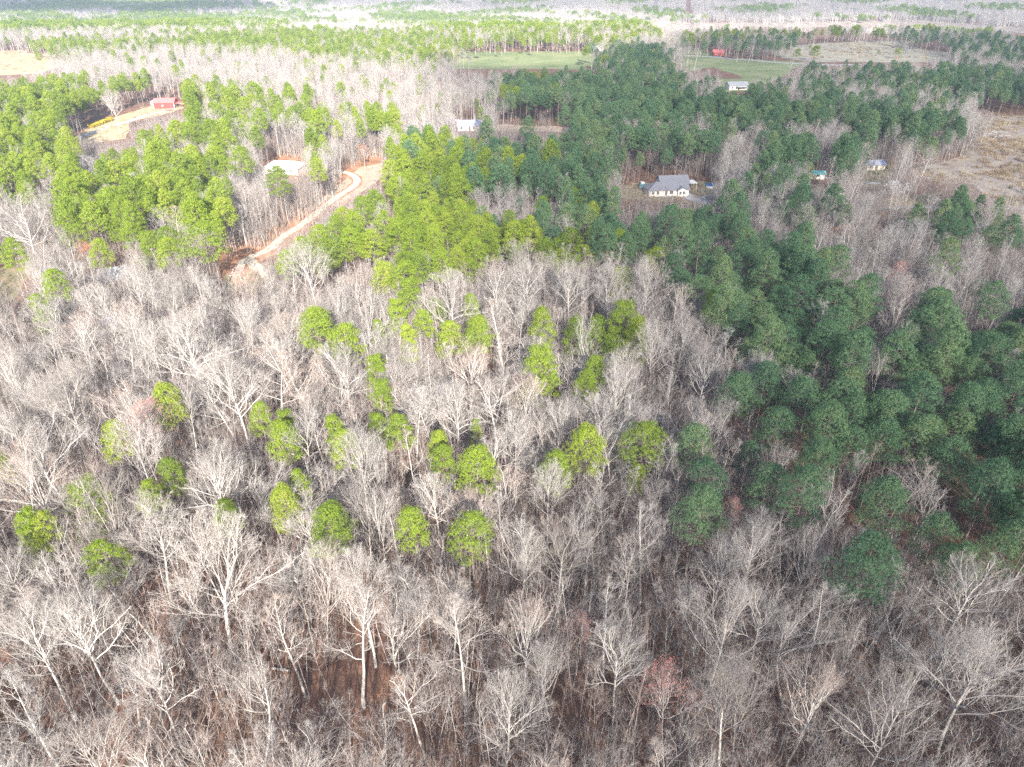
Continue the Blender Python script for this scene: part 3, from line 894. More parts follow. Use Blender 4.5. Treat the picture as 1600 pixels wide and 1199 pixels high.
# ------------------------------------------------------------------ trees that the photograph shows singly
# (variant, crown centre in pixels, crown width in pixels, label)
PINES_SEEN = [
    (1, 511, 828, 72, 'broadest bright yellow-green pine, between the great pale oak and the lone round pine'),
    (0, 653, 820, 58, 'lone round yellow-green pine with bare trees on all sides'),
    (5, 729, 834, 74, 'dark green ragged pine just right of the lone round pine'),
    (1, 739, 730, 70, 'larger right-hand pine of the bright yellow-green pair mid-slope'),
    (2, 687, 724, 44, 'smaller left-hand pine of the bright yellow-green pair mid-slope'),
    (1, 445, 795, 60, 'flat-topped bright pine touching the left side of the broadest bright pine'),
    (4, 470, 764, 44, 'dark narrow pine with one lit tip behind the broadest bright pine'),
    (5, 175, 872, 62, 'bright green pine standing at the left tip of the great pale oak'),
    (0, 357, 805, 46, 'small pine top peeping out behind the great pale oak'),
    (0, 267, 742, 46, 'yellow-green pine below the red-budded maple, taller of two'),
    (2, 240, 777, 44, 'low dark-edged pine below the red-budded maple, shorter of two'),
    (0, 179, 690, 50, 'bright pine half hidden behind a fan tree left of the red-budded maple'),
    (1, 270, 628, 60, 'pine glowing through the twigs of a pale fan tree near the blue shed'),
    (6, 36, 818, 50, 'dull green layered pine, left one of a pair near the left edge'),
    (2, 68, 826, 38, 'brighter narrow pine, right one of a pair near the left edge'),
    (2, 8, 728, 26, 'green pine cut off by the left edge of the photo'),
    (2, 408, 655, 40, 'small thin pine uppermost left of five scattered bright pines'),
    (6, 455, 660, 42, 'dark tufted pine in the middle of five scattered bright pines'),
    (0, 443, 690, 52, 'domed bright pine lowest left of five scattered bright pines'),
    (6, 523, 665, 40, 'layered bright pine uppermost right of five scattered bright pines'),
    (0, 536, 700, 50, 'bright pine behind a pale fan tree, lowest right of five scattered bright pines'),
    (3, 594, 616, 44, 'narrow tiered bright pine standing alone above the reddish fan trees'),
    (2, 626, 672, 44, 'bright pine with a ragged edge below the narrow tiered one'),
    (6, 590, 662, 36, 'small dim pine touching the ragged bright pine'),
    (2, 742, 676, 20, 'tiny bright pine tip between two pale fan trees'),
    (0, 688, 694, 38, 'dim green pine in shade behind the bright pair'),
    (1, 923, 703, 68, 'soft pale-green pine with its trunk showing, lone in the centre'),
    (0, 864, 730, 54, 'small green dome pine right behind a pale fan tree in the centre'),
    (5, 1002, 692, 72, 'dark green broad pine right of the soft pale-green pine'),
    (2, 990, 746, 30, 'low dark pine under the broad pine of the centre'),
    (0, 1085, 695, 64, 'uppermost of three stacked pines with lit tops'),
    (5, 1100, 745, 62, 'middle one of three stacked pines with lit tops'),
    (1, 1086, 800, 78, 'lowest of three stacked pines, its pale trunk bare below'),
    (0, 916, 598, 40, 'bright dome pine with two thin trunks above the centre'),
    (0, 930, 578, 44, 'brightest pine above the centre, beside a spreading bare tree'),
    (3, 850, 562, 64, 'wide tiered green pine left of the brightest central pine'),
    (0, 850, 510, 48, 'round light-green pine at the left end of the tiered row'),
    (3, 896, 514, 46, 'tall tiered pine second in the row of tiered pines'),
    (3, 932, 512, 42, 'tiered pine third in the row of tiered pines'),
    (6, 958, 528, 36, 'small layered pine under the row of tiered pines'),
    (3, 972, 488, 52, 'dark tiered pine above the right end of the tiered row'),
    (3, 992, 512, 48, 'dull green spreading pine at the right end of the tiered row'),
    (1, 746, 523, 50, 'tall bright pine, right-hand one of a bright cluster of four'),
    (0, 700, 526, 46, 'round bright pine second from the right in a bright cluster of four'),
    (2, 661, 504, 32, 'thin bright pine top in a bright cluster of four'),
    (6, 638, 523, 36, 'pale layered pine, leftmost in a bright cluster of four'),
    (6, 591, 513, 30, 'narrow bright pine among bare trees left of the bright cluster'),
    (6, 587, 572, 42, 'layered bright pine with lopsided shelves among reddish bare trees'),
    (0, 736, 478, 28, 'small bright pine beside the large fan tree below the dark stand'),
    (0, 601, 430, 44, 'green pine at the left end of the arc of pines'),
    (5, 631, 434, 48, 'second pine along the arc of pines leaving the main stand'),
    (0, 655, 416, 44, 'lit round pine joining the arc to the main stand'),
    (1, 690, 414, 44, 'dull green pine on the inner side of the arc'),
    (0, 634, 460, 46, 'bright yellow-green pine in the middle of the arc'),
    (6, 622, 484, 40, 'layered bright pine at the lower tip of the arc'),
    (1, 496, 512, 66, 'big clumpy yellow-green pine alone among pale bare trees'),
    (0, 83, 446, 44, 'round yellow-green pine on the orange bank by the left lawn'),
    (6, 62, 474, 40, 'low spreading pine below the round one by the left lawn'),
    (4, 20, 395, 42, 'pale airy pine at the left edge beside the lawn'),
    (5, 317, 378, 64, 'large flat-topped bright pine with a dark shadow, near the track fork'),
    (0, 375, 250, 44, 'round green pine standing apart near the pale slab house'),
    (4, 433, 282, 40, 'leaning bright pine just below the pale slab house'),
    (0, 497, 265, 32, 'green pine between the pale slab house and the sandy bend'),
    (1, 1364, 885, 104, 'low wide-spreading dark green pine in front of the dark stand'),
    (5, 1503, 884, 64, 'shaded dark pine right of the wide-spreading pine'),
    (2, 1470, 835, 60, 'dusky pine behind the shaded dark pine'),
    (5, 1560, 862, 60, 'dark pine at the lower end of the stand by the right edge'),
    (0, 1198, 757, 62, 'lit-topped pine above the vine-covered tree'),
    (0, 1208, 664, 58, 'lit-topped pine at the left edge of the dark stand'),
    (2, 1171, 715, 38, 'short dark pine between lit-topped pines'),
    (1, 1252, 620, 64, 'wide pine at the upper left of the dark stand'),
    (0, 1161, 610, 62, 'tall green pine beside a thin grey tree, left of the dark stand'),
    (1, 1384, 786, 74, 'big shaggy pine right of the leaning white tree'),
    (1, 1542, 758, 86, 'largest dense pine of the dark stand near the right edge'),
    (1, 1283, 722, 64, 'dense pine right behind the twin-stemmed white tree'),
    (0, 1327, 698, 54, 'brownish pine above the leaning white tree'),
    (1, 1374, 688, 62, 'bright-crested pine above the big shaggy pine'),
    (0, 470, 392, 40, 'bright pine nearest the track fork on its right side'),
    (2, 446, 412, 34, 'small bright pine hanging over the short track branch'),
    (0, 497, 372, 42, 'bright pine beside the track, just above the one by the fork'),
    (5, 518, 396, 42, 'bright pine rising behind the big dome of twigs'),
    (0, 532, 348, 40, 'bright pine beside the middle of the dirt track'),
    (1, 552, 378, 44, 'broad bright pine at the left end of the lit stand by the track'),
    (0, 566, 330, 40, 'bright pine at the lit stand corner below the sandy bend'),
    (0, 1448, 685, 70, 'clumpy pine right of the bright-crested pine'),
    (1, 1485, 716, 68, 'rounded pine below the clumpy pine in the dark stand'),
]
FAN, ROUND, BROAD, SLEN, UPR, WIDE, THIN, FORK, CROOK, RAGG, OPENC = range(11)
BARES_SEEN = [
    (FORK, 380, 1085, 92, 'forked pale tree leaning left with a white trunk, below the great pale oak'),
    (SLEN, 548, 985, 110, 'tall straight tree with a long tan trunk, right of the red-litter gap'),
    (UPR, 722, 1015, 120, 'upright tree with a thick tan trunk below the dark ragged pine'),
    (BROAD, 817, 985, 96, 'dense fan of pale upright branches, upper one of two fans at the bottom'),
    (BROAD, 786, 1118, 112, 'wide rounded fan, lower one of two fans at the bottom'),
    (FAN, 866, 1042, 76, 'neat small fan on a straight trunk beside the two bottom fans'),
    (ROUND, 969, 1030, 108, 'tall open tree with a reddish top beside the pink-budded maple'),
    (FAN, 807, 875, 92, 'pale fan tree, left one of a twin pair below the central pines'),
    (ROUND, 871, 872, 94, 'peach-tinted fan tree, right one of a twin pair below the central pines'),
    (FORK, 996, 876, 70, 'crooked white-topped tree right of the twin pair'),
    (FAN, 857, 770, 68, 'pale vase-shaped tree in front of the small dome pine'),
    (UPR, 1023, 730, 60, 'pale tree with a straight stem in front of the broad central pine'),
    (FORK, 1283, 778, 82, 'twin-stemmed white tree against the dark pines'),
    (SLEN, 1330, 752, 46, 'leaning white tree with a long bare stem among dark pines'),
    (ROUND, 1178, 872, 76, 'vine-covered greenish fan tree below the lit-topped pine'),
    (WIDE, 1256, 867, 66, 'open-branched grey tree between the vine-covered tree and the wide pine'),
    (FORK, 1445, 779, 66, 'sparse white forked tree inside the dark pine stand'),
    (UPR, 1583, 882, 76, 'white double tree at the lower right end of the dark stand'),
    (BROAD, 1118, 985, 130, 'large pale fan right of the open reddish-topped tree'),
    (BROAD, 1160, 1110, 150, 'wide pale many-limbed tree at the bottom right of the pink-budded maple'),
    (WIDE, 1385, 1120, 150, 'broad forked white tree at the bottom edge, lower right'),
    (BROAD, 1530, 1060, 170, 'huge feathery grey tree in the bottom right corner'),
    (FORK, 1260, 990, 100, 'tree with a long branch slanting to the right, bottom right'),
    (ROUND, 1195, 960, 90, 'pale fan at the edge of the shade, above the large pale fans'),
    (FAN, 781, 449, 62, 'pale fan, leftmost in the row of fans under the dark stand'),
    (ROUND, 827, 450, 64, 'pale fan, second in the row of fans under the dark stand'),
    (BROAD, 896, 450, 72, 'pale fan, third in the row of fans under the dark stand'),
    (FAN, 958, 446, 66, 'pale fan, fourth in the row of fans under the dark stand'),
    (BROAD, 1018, 448, 74, 'pale fan, right end of the row of fans under the dark stand'),
    (BROAD, 699, 470, 84, 'large low fan at the inner side of the arc of pines'),
    (BROAD, 1030, 545, 74, 'spreading pale tree right of the tiered pines'),
    (ROUND, 974, 572, 58, 'pale tree with splayed limbs beside the brightest central pine'),
    (UPR, 786, 515, 62, 'tall white tree right of the tall bright pine'),
    (BROAD, 709, 645, 72, 'open white fan left of the centre below the tiered pines'),
    (FORK, 780, 628, 84, 'pale two-trunked tree just left of the centre'),
    (FAN, 871, 667, 58, 'small white fan left of the soft pale-green pine'),
    (ROUND, 937, 650, 64, 'white tree rising behind the soft pale-green pine'),
    (BROAD, 972, 608, 72, 'wide pale tree under the brightest central pine'),
    (ROUND, 1095, 580, 66, 'lone pale fan in front of the dark pines right of centre'),
    (BROAD, 493, 420, 92, 'big pale dome of fine twigs just right of the track fork'),
    (WIDE, 33, 345, 92, 'large silvery spreading tree among bright pines near the left edge'),
    (FAN, 285, 636, 62, 'white fan tree in front of the glowing pine'),
    (BROAD, 222, 705, 100, 'great white fan just below the red-budded maple'),
    (BROAD, 341, 755, 98, 'peach-tinted vase-shaped tree right of the yellow-green pair below the maple'),
    (WIDE, 168, 790, 110, 'white many-limbed tree left of the great pale oak'),
    (BROAD, 371, 610, 118, 'very large white tree spreading above the five scattered pines'),
    (FORK, 85, 690, 100, 'forked white tree left of the red-budded maple'),
    (WIDE, 42, 752, 100, 'crooked white tree above the pair of pines near the left edge'),
    (BROAD, 570, 725, 100, 'reddish-white fan between the scattered pines and the bright pair'),
    (FAN, 100, 620, 96, 'white tree with long straight limbs below the blue shed'),
    (BROAD, 290, 545, 110, 'tall white tree with ascending limbs right of the blue shed'),
    (FAN, 176, 160, 34, 'lone white tree in the barn clearing beside the yellow hedge'),
    (UPR, 425, 585, 90, 'white tree with steep limbs right of the very large white tree'),
    (ROUND, 60, 1010, 100, 'pale tree right of the orange-leaved bush at the left edge'),
    (BROAD, 130, 975, 120, 'large feathery white fan in the lower left'),
    (ROUND, 245, 1060, 110, 'grey fan below the feathery white fan, lower left'),
    (SLEN, 455, 985, 80, 'thin tree over the red-litter gap'),
    (FORK, 660, 1090, 90, 'small forked tree in the middle of the bottom edge'),
]
MAPLES_SEEN = [
    (238, 668, 84, 'red-budded maple glowing pink above the great white fan'),
    (1050, 1082, 100, 'pink-budded maple near the bottom edge'),
    (385, 438, 40, 'reddish maple beside the track fork'),
    (1140, 803, 42, 'purplish red maple in the shade of the three stacked pines'),
    (1407, 436, 46, 'dull red maple in the grey woods by the lane'),
    (905, 985, 46, 'small red-tipped maple beside the neat small fan'),
]
RUSTS_SEEN = [
    (137, 402, 48, 'rust-red leafy tree above the grey-roofed house'),
    (12, 1040, 64, 'orange-leaved bush at the left edge near the bottom'),
    (1313, 372, 38, 'rust-coloured tree in the grey woods left of the lane'),
    (655, 912, 30, 'small red-leaved sapling above the red-litter gap'),
    (618, 1085, 50, 'brown-leaved young tree in the middle of the bottom edge'),
    (568, 240, 24, 'small orange tree behind the sandy bend'),
]
CHERRIES_SEEN = [
    (1398, 304, 44, 'white blossoming tree beside the narrow lane'),
    (1258, 266, 26, 'pale blossoming tree beside the turquoise roof'),
    (1462, 318, 18, 'small whitish tree at the lane end beside dark pines'),
]
LANDMARKS = [
    ('the great pale oak', 322, 885), ('the broadest bright pine', 511, 828), ('the lone round pine', 653, 820),
    ('the bright pine pair', 720, 728), ('the wide-spreading dark pine', 1364, 885), ('the three stacked pines', 1092, 748),
    ('the red-budded maple', 238, 668), ('the pink-budded maple', 1050, 1082), ('the leaning white tree', 1330, 752),
    ('the grey-roofed ranch house', 1050, 295), ('the track fork', 392, 408), ('the grey-roofed hidden house', 186, 430),
    ('the blue shed', 183, 507), ('the rust-red leafy tree', 137, 402), ('the soft pale-green pine', 923, 703),
    ('the row of tiered pines', 918, 513), ('the two bottom fans', 800, 1050), ('the vine-covered tree', 1178, 872),
    ('the orange-leaved bush', 12, 1040), ('the forked pale tree', 380, 1085), ('the red-litter gap', 500, 1060),
    ('the huge feathery tree', 1530, 1060), ('the broad forked tree', 1385, 1120), ('the largest dense pine', 1542, 758),
    ('the clumpy lone pine', 496, 512), ('the arc of pines', 634, 445), ('the bright cluster of four', 700, 520),
    ('the five scattered pines', 470, 680), ('the twin fan pair', 840, 873), ('the shed-side white tree', 290, 545),
    ('the dark ragged pine', 729, 834), ('the large silvery tree', 33, 345), ('the row of fans', 896, 450),
    ('the lone shaded fan', 1095, 580), ('the feathery white fan', 130, 975), ('the pair near the edge', 50, 822),
    ('the upright thick-trunked tree', 722, 1015), ('the reddish-topped open tree', 969, 1030), ('the slanting-branch tree', 1260, 990),
    ('the rusty lane-side tree', 1313, 372), ('the pale slab house', 440, 260), ('the big dome of twigs', 493, 420),
]



def shaded_stand(px, py):
    """the cloud-shaded stands, their needle colour has the shade painted in; elsewhere yellow-green"""
    return bool(inside(np.array([px]), np.array([py]), SHADED_STANDS)[0])


SHADED_STANDS = [(1040, 1000), (1000, 660), (1040, 560), (1100, 520), (1000, 420), (900, 395), (820, 330), (760, 260), (730, 215), (760, 110), (920, 70), (1700, 30), (2500, 60), (2500, 1100), (1600, 1000)]
rnd = np.random.default_rng(2024)
individual = []                     # (x, y, radius) of every tree placed singly
made = {}


def place(kind, var, x, y, H, W, label, group, rz=None, lean=(0, 0)):
    """one tree as an Empty at its foot with a trunk and a crown"""
    src = var
    rz = rnd.uniform(0, 6.28) if rz is None else rz
    o = link(kind, None)
    o.location = (x, y, float(terrain(x, y)) if y > 900 else 0)
    o.rotation_euler = (lean[0], lean[1], rz)
    sxy, sz = W / src['W'], H / src['H']
    o.scale = (sxy, sxy * rnd.uniform(.9, 1.1), sz)
    cat = {'pine_tree': 'pine', 'bare_tree': 'bare tree', 'maple_tree': 'maple', 'leafy_tree': 'tree', 'blossom_tree': 'blossom tree', 'oak_tree': 'oak'}[kind]
    tag(o, label, cat, group)
    for part, me in src['parts']:
        link(part, me, o)
    individual.append((x, y, W / 2, H))
    return o


SRC = {}
for k, v in enumerate(BARE):
    SRC['b', k] = dict(parts=[('trunk', v[0]), ('crown', v[1])], H=v[2], W=v[3], word=v[4])
for k, v in enumerate(PINE):
    SRC['p', k] = dict(parts=[('trunk', v[0]), ('crown', v[1])], H=v[2], W=v[3], word=v[4])
for k, v in enumerate(SHADED_PINE):
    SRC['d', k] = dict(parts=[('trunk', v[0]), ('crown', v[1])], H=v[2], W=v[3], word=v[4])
for key, v in (('maple', MAPLE), ('rust', RUST), ('cherry', CHERRY)):
    SRC[key] = dict(parts=[('trunk', v[0]), ('crown', v[1]), ({'maple': 'buds', 'rust': 'leaves', 'cherry': 'blossom'}[key], v[2])], H=v[3], W=v[4])
SRC['oak'] = dict(parts=[('trunk', OAK[0]), ('crown', OAK[1])], H=24, W=18)


def seat(px, py, wpx, hmin, hmax, slope, base, frac):
    """foot, height and crown width of a tree from its crown in the photograph"""
    H = 18.0
    for _ in range(4):
        x, y = at(px, py, H * frac)
        _, _, zc = project(x, y, H * frac)
        W = wpx / FPX * float(zc)
        H = min(max(slope * W + base, hmin), hmax)
    x, y = at(px, py, H * frac)
    return x, y, H, W


x, y, H, W = seat(322, 885, 238, 23, 25, 0, 24, .72)
place('oak_tree', SRC['oak'], x, y, H, W, 'great pale oak with the widest crown and a thick white trunk', None, rz=2.2)
for var, px, py, w, lab in PINES_SEEN:
    x, y, H, W = seat(px, py, w, 11, 23, 1.35, 9.5, .78)
    place('pine_tree', SRC['d' if shaded_stand(px, py) else 'p', var], x, y, H, W * (.95 if shaded_stand(px, py) else .86), lab, 'pines among the bare woods and the stands behind', lean=(rnd.uniform(-.04, .04), rnd.uniform(-.04, .04)))
for var, px, py, w, lab in BARES_SEEN:
    x, y, H, W = seat(px, py, w, 11, 24, 1.0, 12, .70)
    place('bare_tree', SRC['b', var], x, y, H, W * 1.05, lab, 'bare trees of the winter woods', lean=(rnd.uniform(-.05, .05), rnd.uniform(-.06, .06)))
for px, py, w, lab in MAPLES_SEEN:
    x, y, H, W = seat(px, py, w, 8, 19, 1.2, 7, .75)
    place('maple_tree', SRC['maple'], x, y, H, W, lab, 'red-budded maples')
for px, py, w, lab in RUSTS_SEEN:
    x, y, H, W = seat(px, py, w, 5, 14, 1.2, 3, .7)
    place('leafy_tree', SRC['rust'], x, y, H, W, lab, 'trees with rust-coloured leaves')
for px, py, w, lab in CHERRIES_SEEN:
    x, y, H, W = seat(px, py, w, 5, 11, .9, 2, .6)
    place('blossom_tree', SRC['cherry'], x, y, H, W, lab, 'pale blossoming trees by the lane')

# ------------------------------------------------------------------ fill the woods
def lattice(y0, y1, sp, jit):
    ys = np.arange(y0, y1, sp * .87)
    out = []
    for k, yy in enumerate(ys):
        half = .72 * (yy * CP + CAM_H * SP) * 1.32 + 25
        xs = np.arange(-half, half, sp) + (sp / 2 if k % 2 else 0)
        out.append(np.stack([xs, np.full(len(xs), yy)], 1))
    P = np.concatenate(out)
    return P + rnd.uniform(-jit, jit, P.shape) * sp


near = lattice(22, 430, 5.6, .34)
zz = np.zeros(len(near))
share, dens = wood_at(near[:, 0], near[:, 1], zz)
is_pine = rnd.random(len(near)) < share
Hs = np.where(is_pine, rnd.uniform(13, 23, len(near)), rnd.uniform(13, 20, len(near)))
keep = clear(near[:, 0], near[:, 1], zz, Hs)
keep &= rnd.random(len(near)) < np.where(is_pine, np.where(near[:, 1] > 190, .80, .76), .92) * np.minimum(dens, 1.08)
near, is_pine, Hs, share = near[keep], is_pine[keep], Hs[keep], share[keep]
IND = np.array(individual)
ok = np.ones(len(near), bool)
for x, y, r, h in IND:
    d = np.hypot(near[:, 0] - x, near[:, 1] - y)
    # keep off its crown, and do not stand right in front of a tree the photograph shows in full
    dx = np.abs(near[:, 0] - x); dy = y - near[:, 1]
    hide = (dx < r * .7 + .8) & (dy > 0) & (dy < r + 3.0)
    ok &= ~((d < r * .8 + 1.8) | hide)
near, is_pine, Hs, share = near[ok], is_pine[ok], Hs[ok], share[ok]

pxn, pyn, zcn = project(near[:, 0], near[:, 1], Hs * .7)
seen = (pxn > -25) & (pxn < 1625) & (pyn > 20) & (pyn < 1215)
order = np.argsort(zcn)
quota = {True: 298 - len(PINES_SEEN), False: 297 - len(BARES_SEEN)}
single = np.zeros(len(near), bool)
for i in order:
    p = bool(is_pine[i])
    if seen[i] and quota[p] > 0:
        quota[p] -= 1
        single[i] = True

ORD = ['nearest', 'second nearest', 'third nearest', 'fourth nearest', 'fifth nearest', 'sixth nearest', 'seventh nearest', 'eighth nearest', 'ninth nearest', 'tenth nearest']
SECT = ['right of', 'behind and right of', 'behind', 'behind and left of', 'left of', 'in front and left of', 'in front of', 'in front and right of']
LX = np.array([(a, b) for _, a, b in LANDMARKS], float)
slots = {}
chosen = []
for i in np.where(single)[0]:
    d = np.hypot(LX[:, 0] - pxn[i], (LX[:, 1] - pyn[i]))
    j = int(d.argmin())
    a = math.degrees(math.atan2(LX[j, 1] - pyn[i], pxn[i] - LX[j, 0])) % 360
    s = int(((a + 22.5) % 360) // 45)
    p = bool(is_pine[i])
    if p:
        var = int(rnd.choice([0, 1, 2, 5, 0, 1, 4] if share[i] > .5 else [0, 2, 3, 5, 6]))
    else:
        var = int(rnd.choice([FAN, ROUND, BROAD, SLEN, UPR, FORK, CROOK, RAGG, OPENC, WIDE, THIN, OPENC, RAGG]))
    chosen.append((i, p, var, j, s, d[j]))
    slots.setdefault((p, j, s), []).append((d[j], i))
rank = {}
for key, rows in slots.items():
    for n, (_, i) in enumerate(sorted(rows)):
        rank[i] = n
for i, p, var, j, s, _ in chosen:
    name = LANDMARKS[j][0]
    n = rank[i]
    where = f'{ORD[min(n, 9)]} {SECT[s]} {name}'
    lit = not shaded_stand(pxn[i] + rnd.normal() * 45, pyn[i])
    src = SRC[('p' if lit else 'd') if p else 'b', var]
    H = Hs[i]
    W = (rnd.uniform(5.2, 7.6) * (1 if near[i, 1] < 170 else .9) if p else {FAN: 9, ROUND: 8.5, BROAD: 10, SLEN: 6, UPR: 7, WIDE: 10.5, THIN: 4.5, FORK: 8, CROOK: 9, RAGG: 7.5, OPENC: 9}[var] * rnd.uniform(.8, 1.15))
    if p and var in (3, 6):
        H *= .85
    if p:
        lab = f"{'yellow-green' if lit else 'dark green'} pine, the {where}"
        place('pine_tree', src, near[i, 0], near[i, 1], H, W, lab, 'pines among the bare woods and the stands behind', lean=(rnd.uniform(-.03, .03), rnd.uniform(-.03, .03)))
    else:
        lab = f"{src['word']} bare tree, the {where}"
        place('bare_tree', src, near[i, 0], near[i, 1], H, W, lab, 'bare trees of the winter woods', lean=tuple(rnd.normal(size=2) * .06))


# ------------------------------------------------------------------ the woods behind, as scattered masses
def scatter_group(protos):
    g = bpy.data.node_groups.new('scatter', 'GeometryNodeTree')
    g.interface.new_socket('Geometry', in_out='INPUT', socket_type='NodeSocketGeometry')
    g.interface.new_socket('Geometry', in_out='OUTPUT', socket_type='NodeSocketGeometry')
    N, L = g.nodes, g.links
    gi = N.new('NodeGroupInput'); go = N.new('NodeGroupOutput')
    jn = N.new('GeometryNodeJoinGeometry')
    for p in protos:
        oi = N.new('GeometryNodeObjectInfo')
        oi.inputs['Object'].default_value = p
        oi.inputs['As Instance'].default_value = True
        L.new(oi.outputs['Geometry'], jn.inputs[0])
    ip = N.new('GeometryNodeInstanceOnPoints')
    L.new(gi.outputs[0], ip.inputs['Points'])
    L.new(jn.outputs[0], ip.inputs['Instance'])
    ip.inputs['Pick Instance'].default_value = True

    def attr(name, t):
        a = N.new('GeometryNodeInputNamedAttribute')
        a.data_type = t
        a.inputs['Name'].default_value = name
        return a.outputs[0]
    L.new(attr('which', 'INT'), ip.inputs['Instance Index'])
    L.new(attr('turn', 'FLOAT_VECTOR'), ip.inputs['Rotation'])
    L.new(attr('size', 'FLOAT_VECTOR'), ip.inputs['Scale'])
    L.new(ip.outputs[0], go.inputs[0])
    return g


def scatter(name, P, size, protos, label, cat, tilt=.04, which=None):
    me = bpy.data.meshes.new(name)
    n = len(P)
    me.vertices.add(n)
    me.vertices.foreach_set('co', np.asarray(P, np.float32).ravel())
    turn = np.stack([rnd.uniform(-tilt, tilt, n), rnd.uniform(-tilt, tilt, n), rnd.uniform(0, 6.28, n)], 1)
    a = me.attributes.new('turn', 'FLOAT_VECTOR', 'POINT'); a.data.foreach_set('vector', turn.astype(np.float32).ravel())
    a = me.attributes.new('size', 'FLOAT_VECTOR', 'POINT'); a.data.foreach_set('vector', np.asarray(size, np.float32).ravel())
    a = me.attributes.new('which', 'INT', 'POINT'); a.data.foreach_set('value', (rnd.integers(0, len(protos), n) if which is None else which).astype(np.int32))
    o = link(name, me)
    md = o.modifiers.new('scatter', 'NODES')
    md.node_group = scatter_group(protos)
    return tag(o, label, cat, kind='stuff')


rest = ~single
mid = lattice(430, 900, 6.0, .36)
zm = np.zeros(len(mid))
ms, md_ = wood_at(mid[:, 0], mid[:, 1], zm, (9, 2.5))
mp = rnd.random(len(mid)) < ms
mh = np.where(mp, rnd.uniform(11, 20, len(mid)), rnd.uniform(14, 20, len(mid)))
kp = clear(mid[:, 0], mid[:, 1], zm, mh) & (rnd.random(len(mid)) < .9 * np.minimum(md_, 1.05))
mid, mp, mh = mid[kp], mp[kp], mh[kp]
for pine, name, protos, label in ((False, 'bare_woods', MID_BARE, 'bare grey winter woods reaching back beyond the nearer trees'),
                                  (True, 'pine_woods', MID_PINE, 'green pine woods and planted stands behind the nearer pines')):
    k1 = rest & (is_pine == pine); k2 = mp == pine
    P = np.concatenate([np.column_stack([near[k1], np.zeros(k1.sum())]), np.column_stack([mid[k2], np.zeros(k2.sum())])])
    h = np.concatenate([Hs[k1], mh[k2]]) / (20 if pine else 21)
    w = h * rnd.uniform(.85, 1.15, len(h)) * (.80 if pine else 1)
    which = None
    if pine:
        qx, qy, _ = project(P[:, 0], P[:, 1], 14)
        dp = inside(qx + rnd.normal(size=len(qx)) * 75, qy, SHADED_STANDS)
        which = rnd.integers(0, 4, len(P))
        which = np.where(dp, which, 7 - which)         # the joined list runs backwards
    scatter(name, P, np.stack([w, w, h], 1), protos, label, 'woods', which=which)

far = lattice(895, 3300, 13, .3)
zf = terrain(far[:, 0], far[:, 1])
fs, fd = wood_at(far[:, 0], far[:, 1], zf, (28, 3.0))
patch = .5 + .5 * np.sin(far[:, 0] / 61 + 2 * np.sin(far[:, 1] / 130)) * np.sin(far[:, 1] / 83 + far[:, 0] / 210)
fp = (.6 * patch + .4 * rnd.random(len(far))) < fs * .95
kf = clear(far[:, 0], far[:, 1], zf, np.full(len(far), 16.))
far, zf, fp = far[kf], zf[kf], fp[kf]
for pine, name, protos, label in ((False, 'far_bare_woods', FAR_BARE, 'distant bare woods fading into the haze up to the ridge'),
                                  (True, 'far_pine_woods', FAR_PINE, 'distant pine woods fading into the haze')):
    k = fp == pine
    h = rnd.uniform(.6, .92, k.sum())
    scatter(name, np.column_stack([far[k], zf[k] - .5]), np.stack([np.full(len(h), .86), np.full(len(h), .86), h], 1), protos, label, 'woods', .02)

br = lattice(18, 420, 4.8, .4)
zb = np.zeros(len(br))
bs, bd = wood_at(br[:, 0], br[:, 1], zb)
kb = clear(br[:, 0], br[:, 1], zb, np.full(len(br), 6.)) & (rnd.random(len(br)) < np.where(bs > .5, .25, .92))
# the gap in the lower left where the leaf litter shows
bx, by, _ = project(br[:, 0], br[:, 1], zb)
kb &= ~((bx > 60) & (bx < 720) & (by > 920) & (rnd.random(len(br)) < .36))
br = br[kb]
h = rnd.uniform(.7, 1.15, len(br))
scatter('undergrowth', np.column_stack([br, np.zeros(len(br))]), np.stack([h, h, h], 1), BRUSH, 'purplish brown thicket of bare saplings under the taller trees', 'undergrowth', .03)


# dry weeds, brush and tussocks over the rough fields
wp = []
for poly, sp in ((CLEARCUT, 2.6), (F_TAN2, 7), (F_TAN, 7), (R_YARD, 4), (HOUSE_YARD, 5), (BARN_YARD, 6)):
    g = np.array([at(a, b) for a, b in poly])
    (x0, y0), (x1, y1) = g.min(0), g.max(0)
    n = int((x1 - x0) * (y1 - y0) / sp ** 2)
    q = rnd.uniform([x0, y0], [x1, y1], (n, 2))
    q = q[inside(q[:, 0], q[:, 1], [tuple(v) for v in g])]
    cl = np.sin(q[:, 0] / 9 + np.sin(q[:, 1] / 14) * 2) * np.sin(q[:, 1] / 11 + q[:, 0] / 31)
    wp.append(q[cl + rnd.normal(size=len(q)) * .5 > -.1])
wp = np.concatenate(wp)


def weed_clump(seed):
    rng = np.random.default_rng(seed)
    pos = np.column_stack([rng.normal(size=(46, 2)) * .75, np.zeros(46)])
    V, F = blades(rng, pos, UP + rng.normal(size=pos.shape) * .2, 3, .5, .05, .6)
    d = rng.normal(size=(len(pos) * 3, 3)) * .35 + UP
    L = rng.uniform(.35, 1.1, (len(d), 1))
    P = np.repeat(pos, 3, 0)
    sd = rng.normal(size=d.shape); sd[:, 2] = 0
    sd /= np.linalg.norm(sd, axis=1, keepdims=True)
    V = np.stack([P - sd * .05, P + sd * .05, P + d * L], 1).reshape(-1, 3)
    return proto('weed_clump', mesh_from('weed_clump', V, np.arange(len(V)).reshape(-1, 3), [M['weed']]))


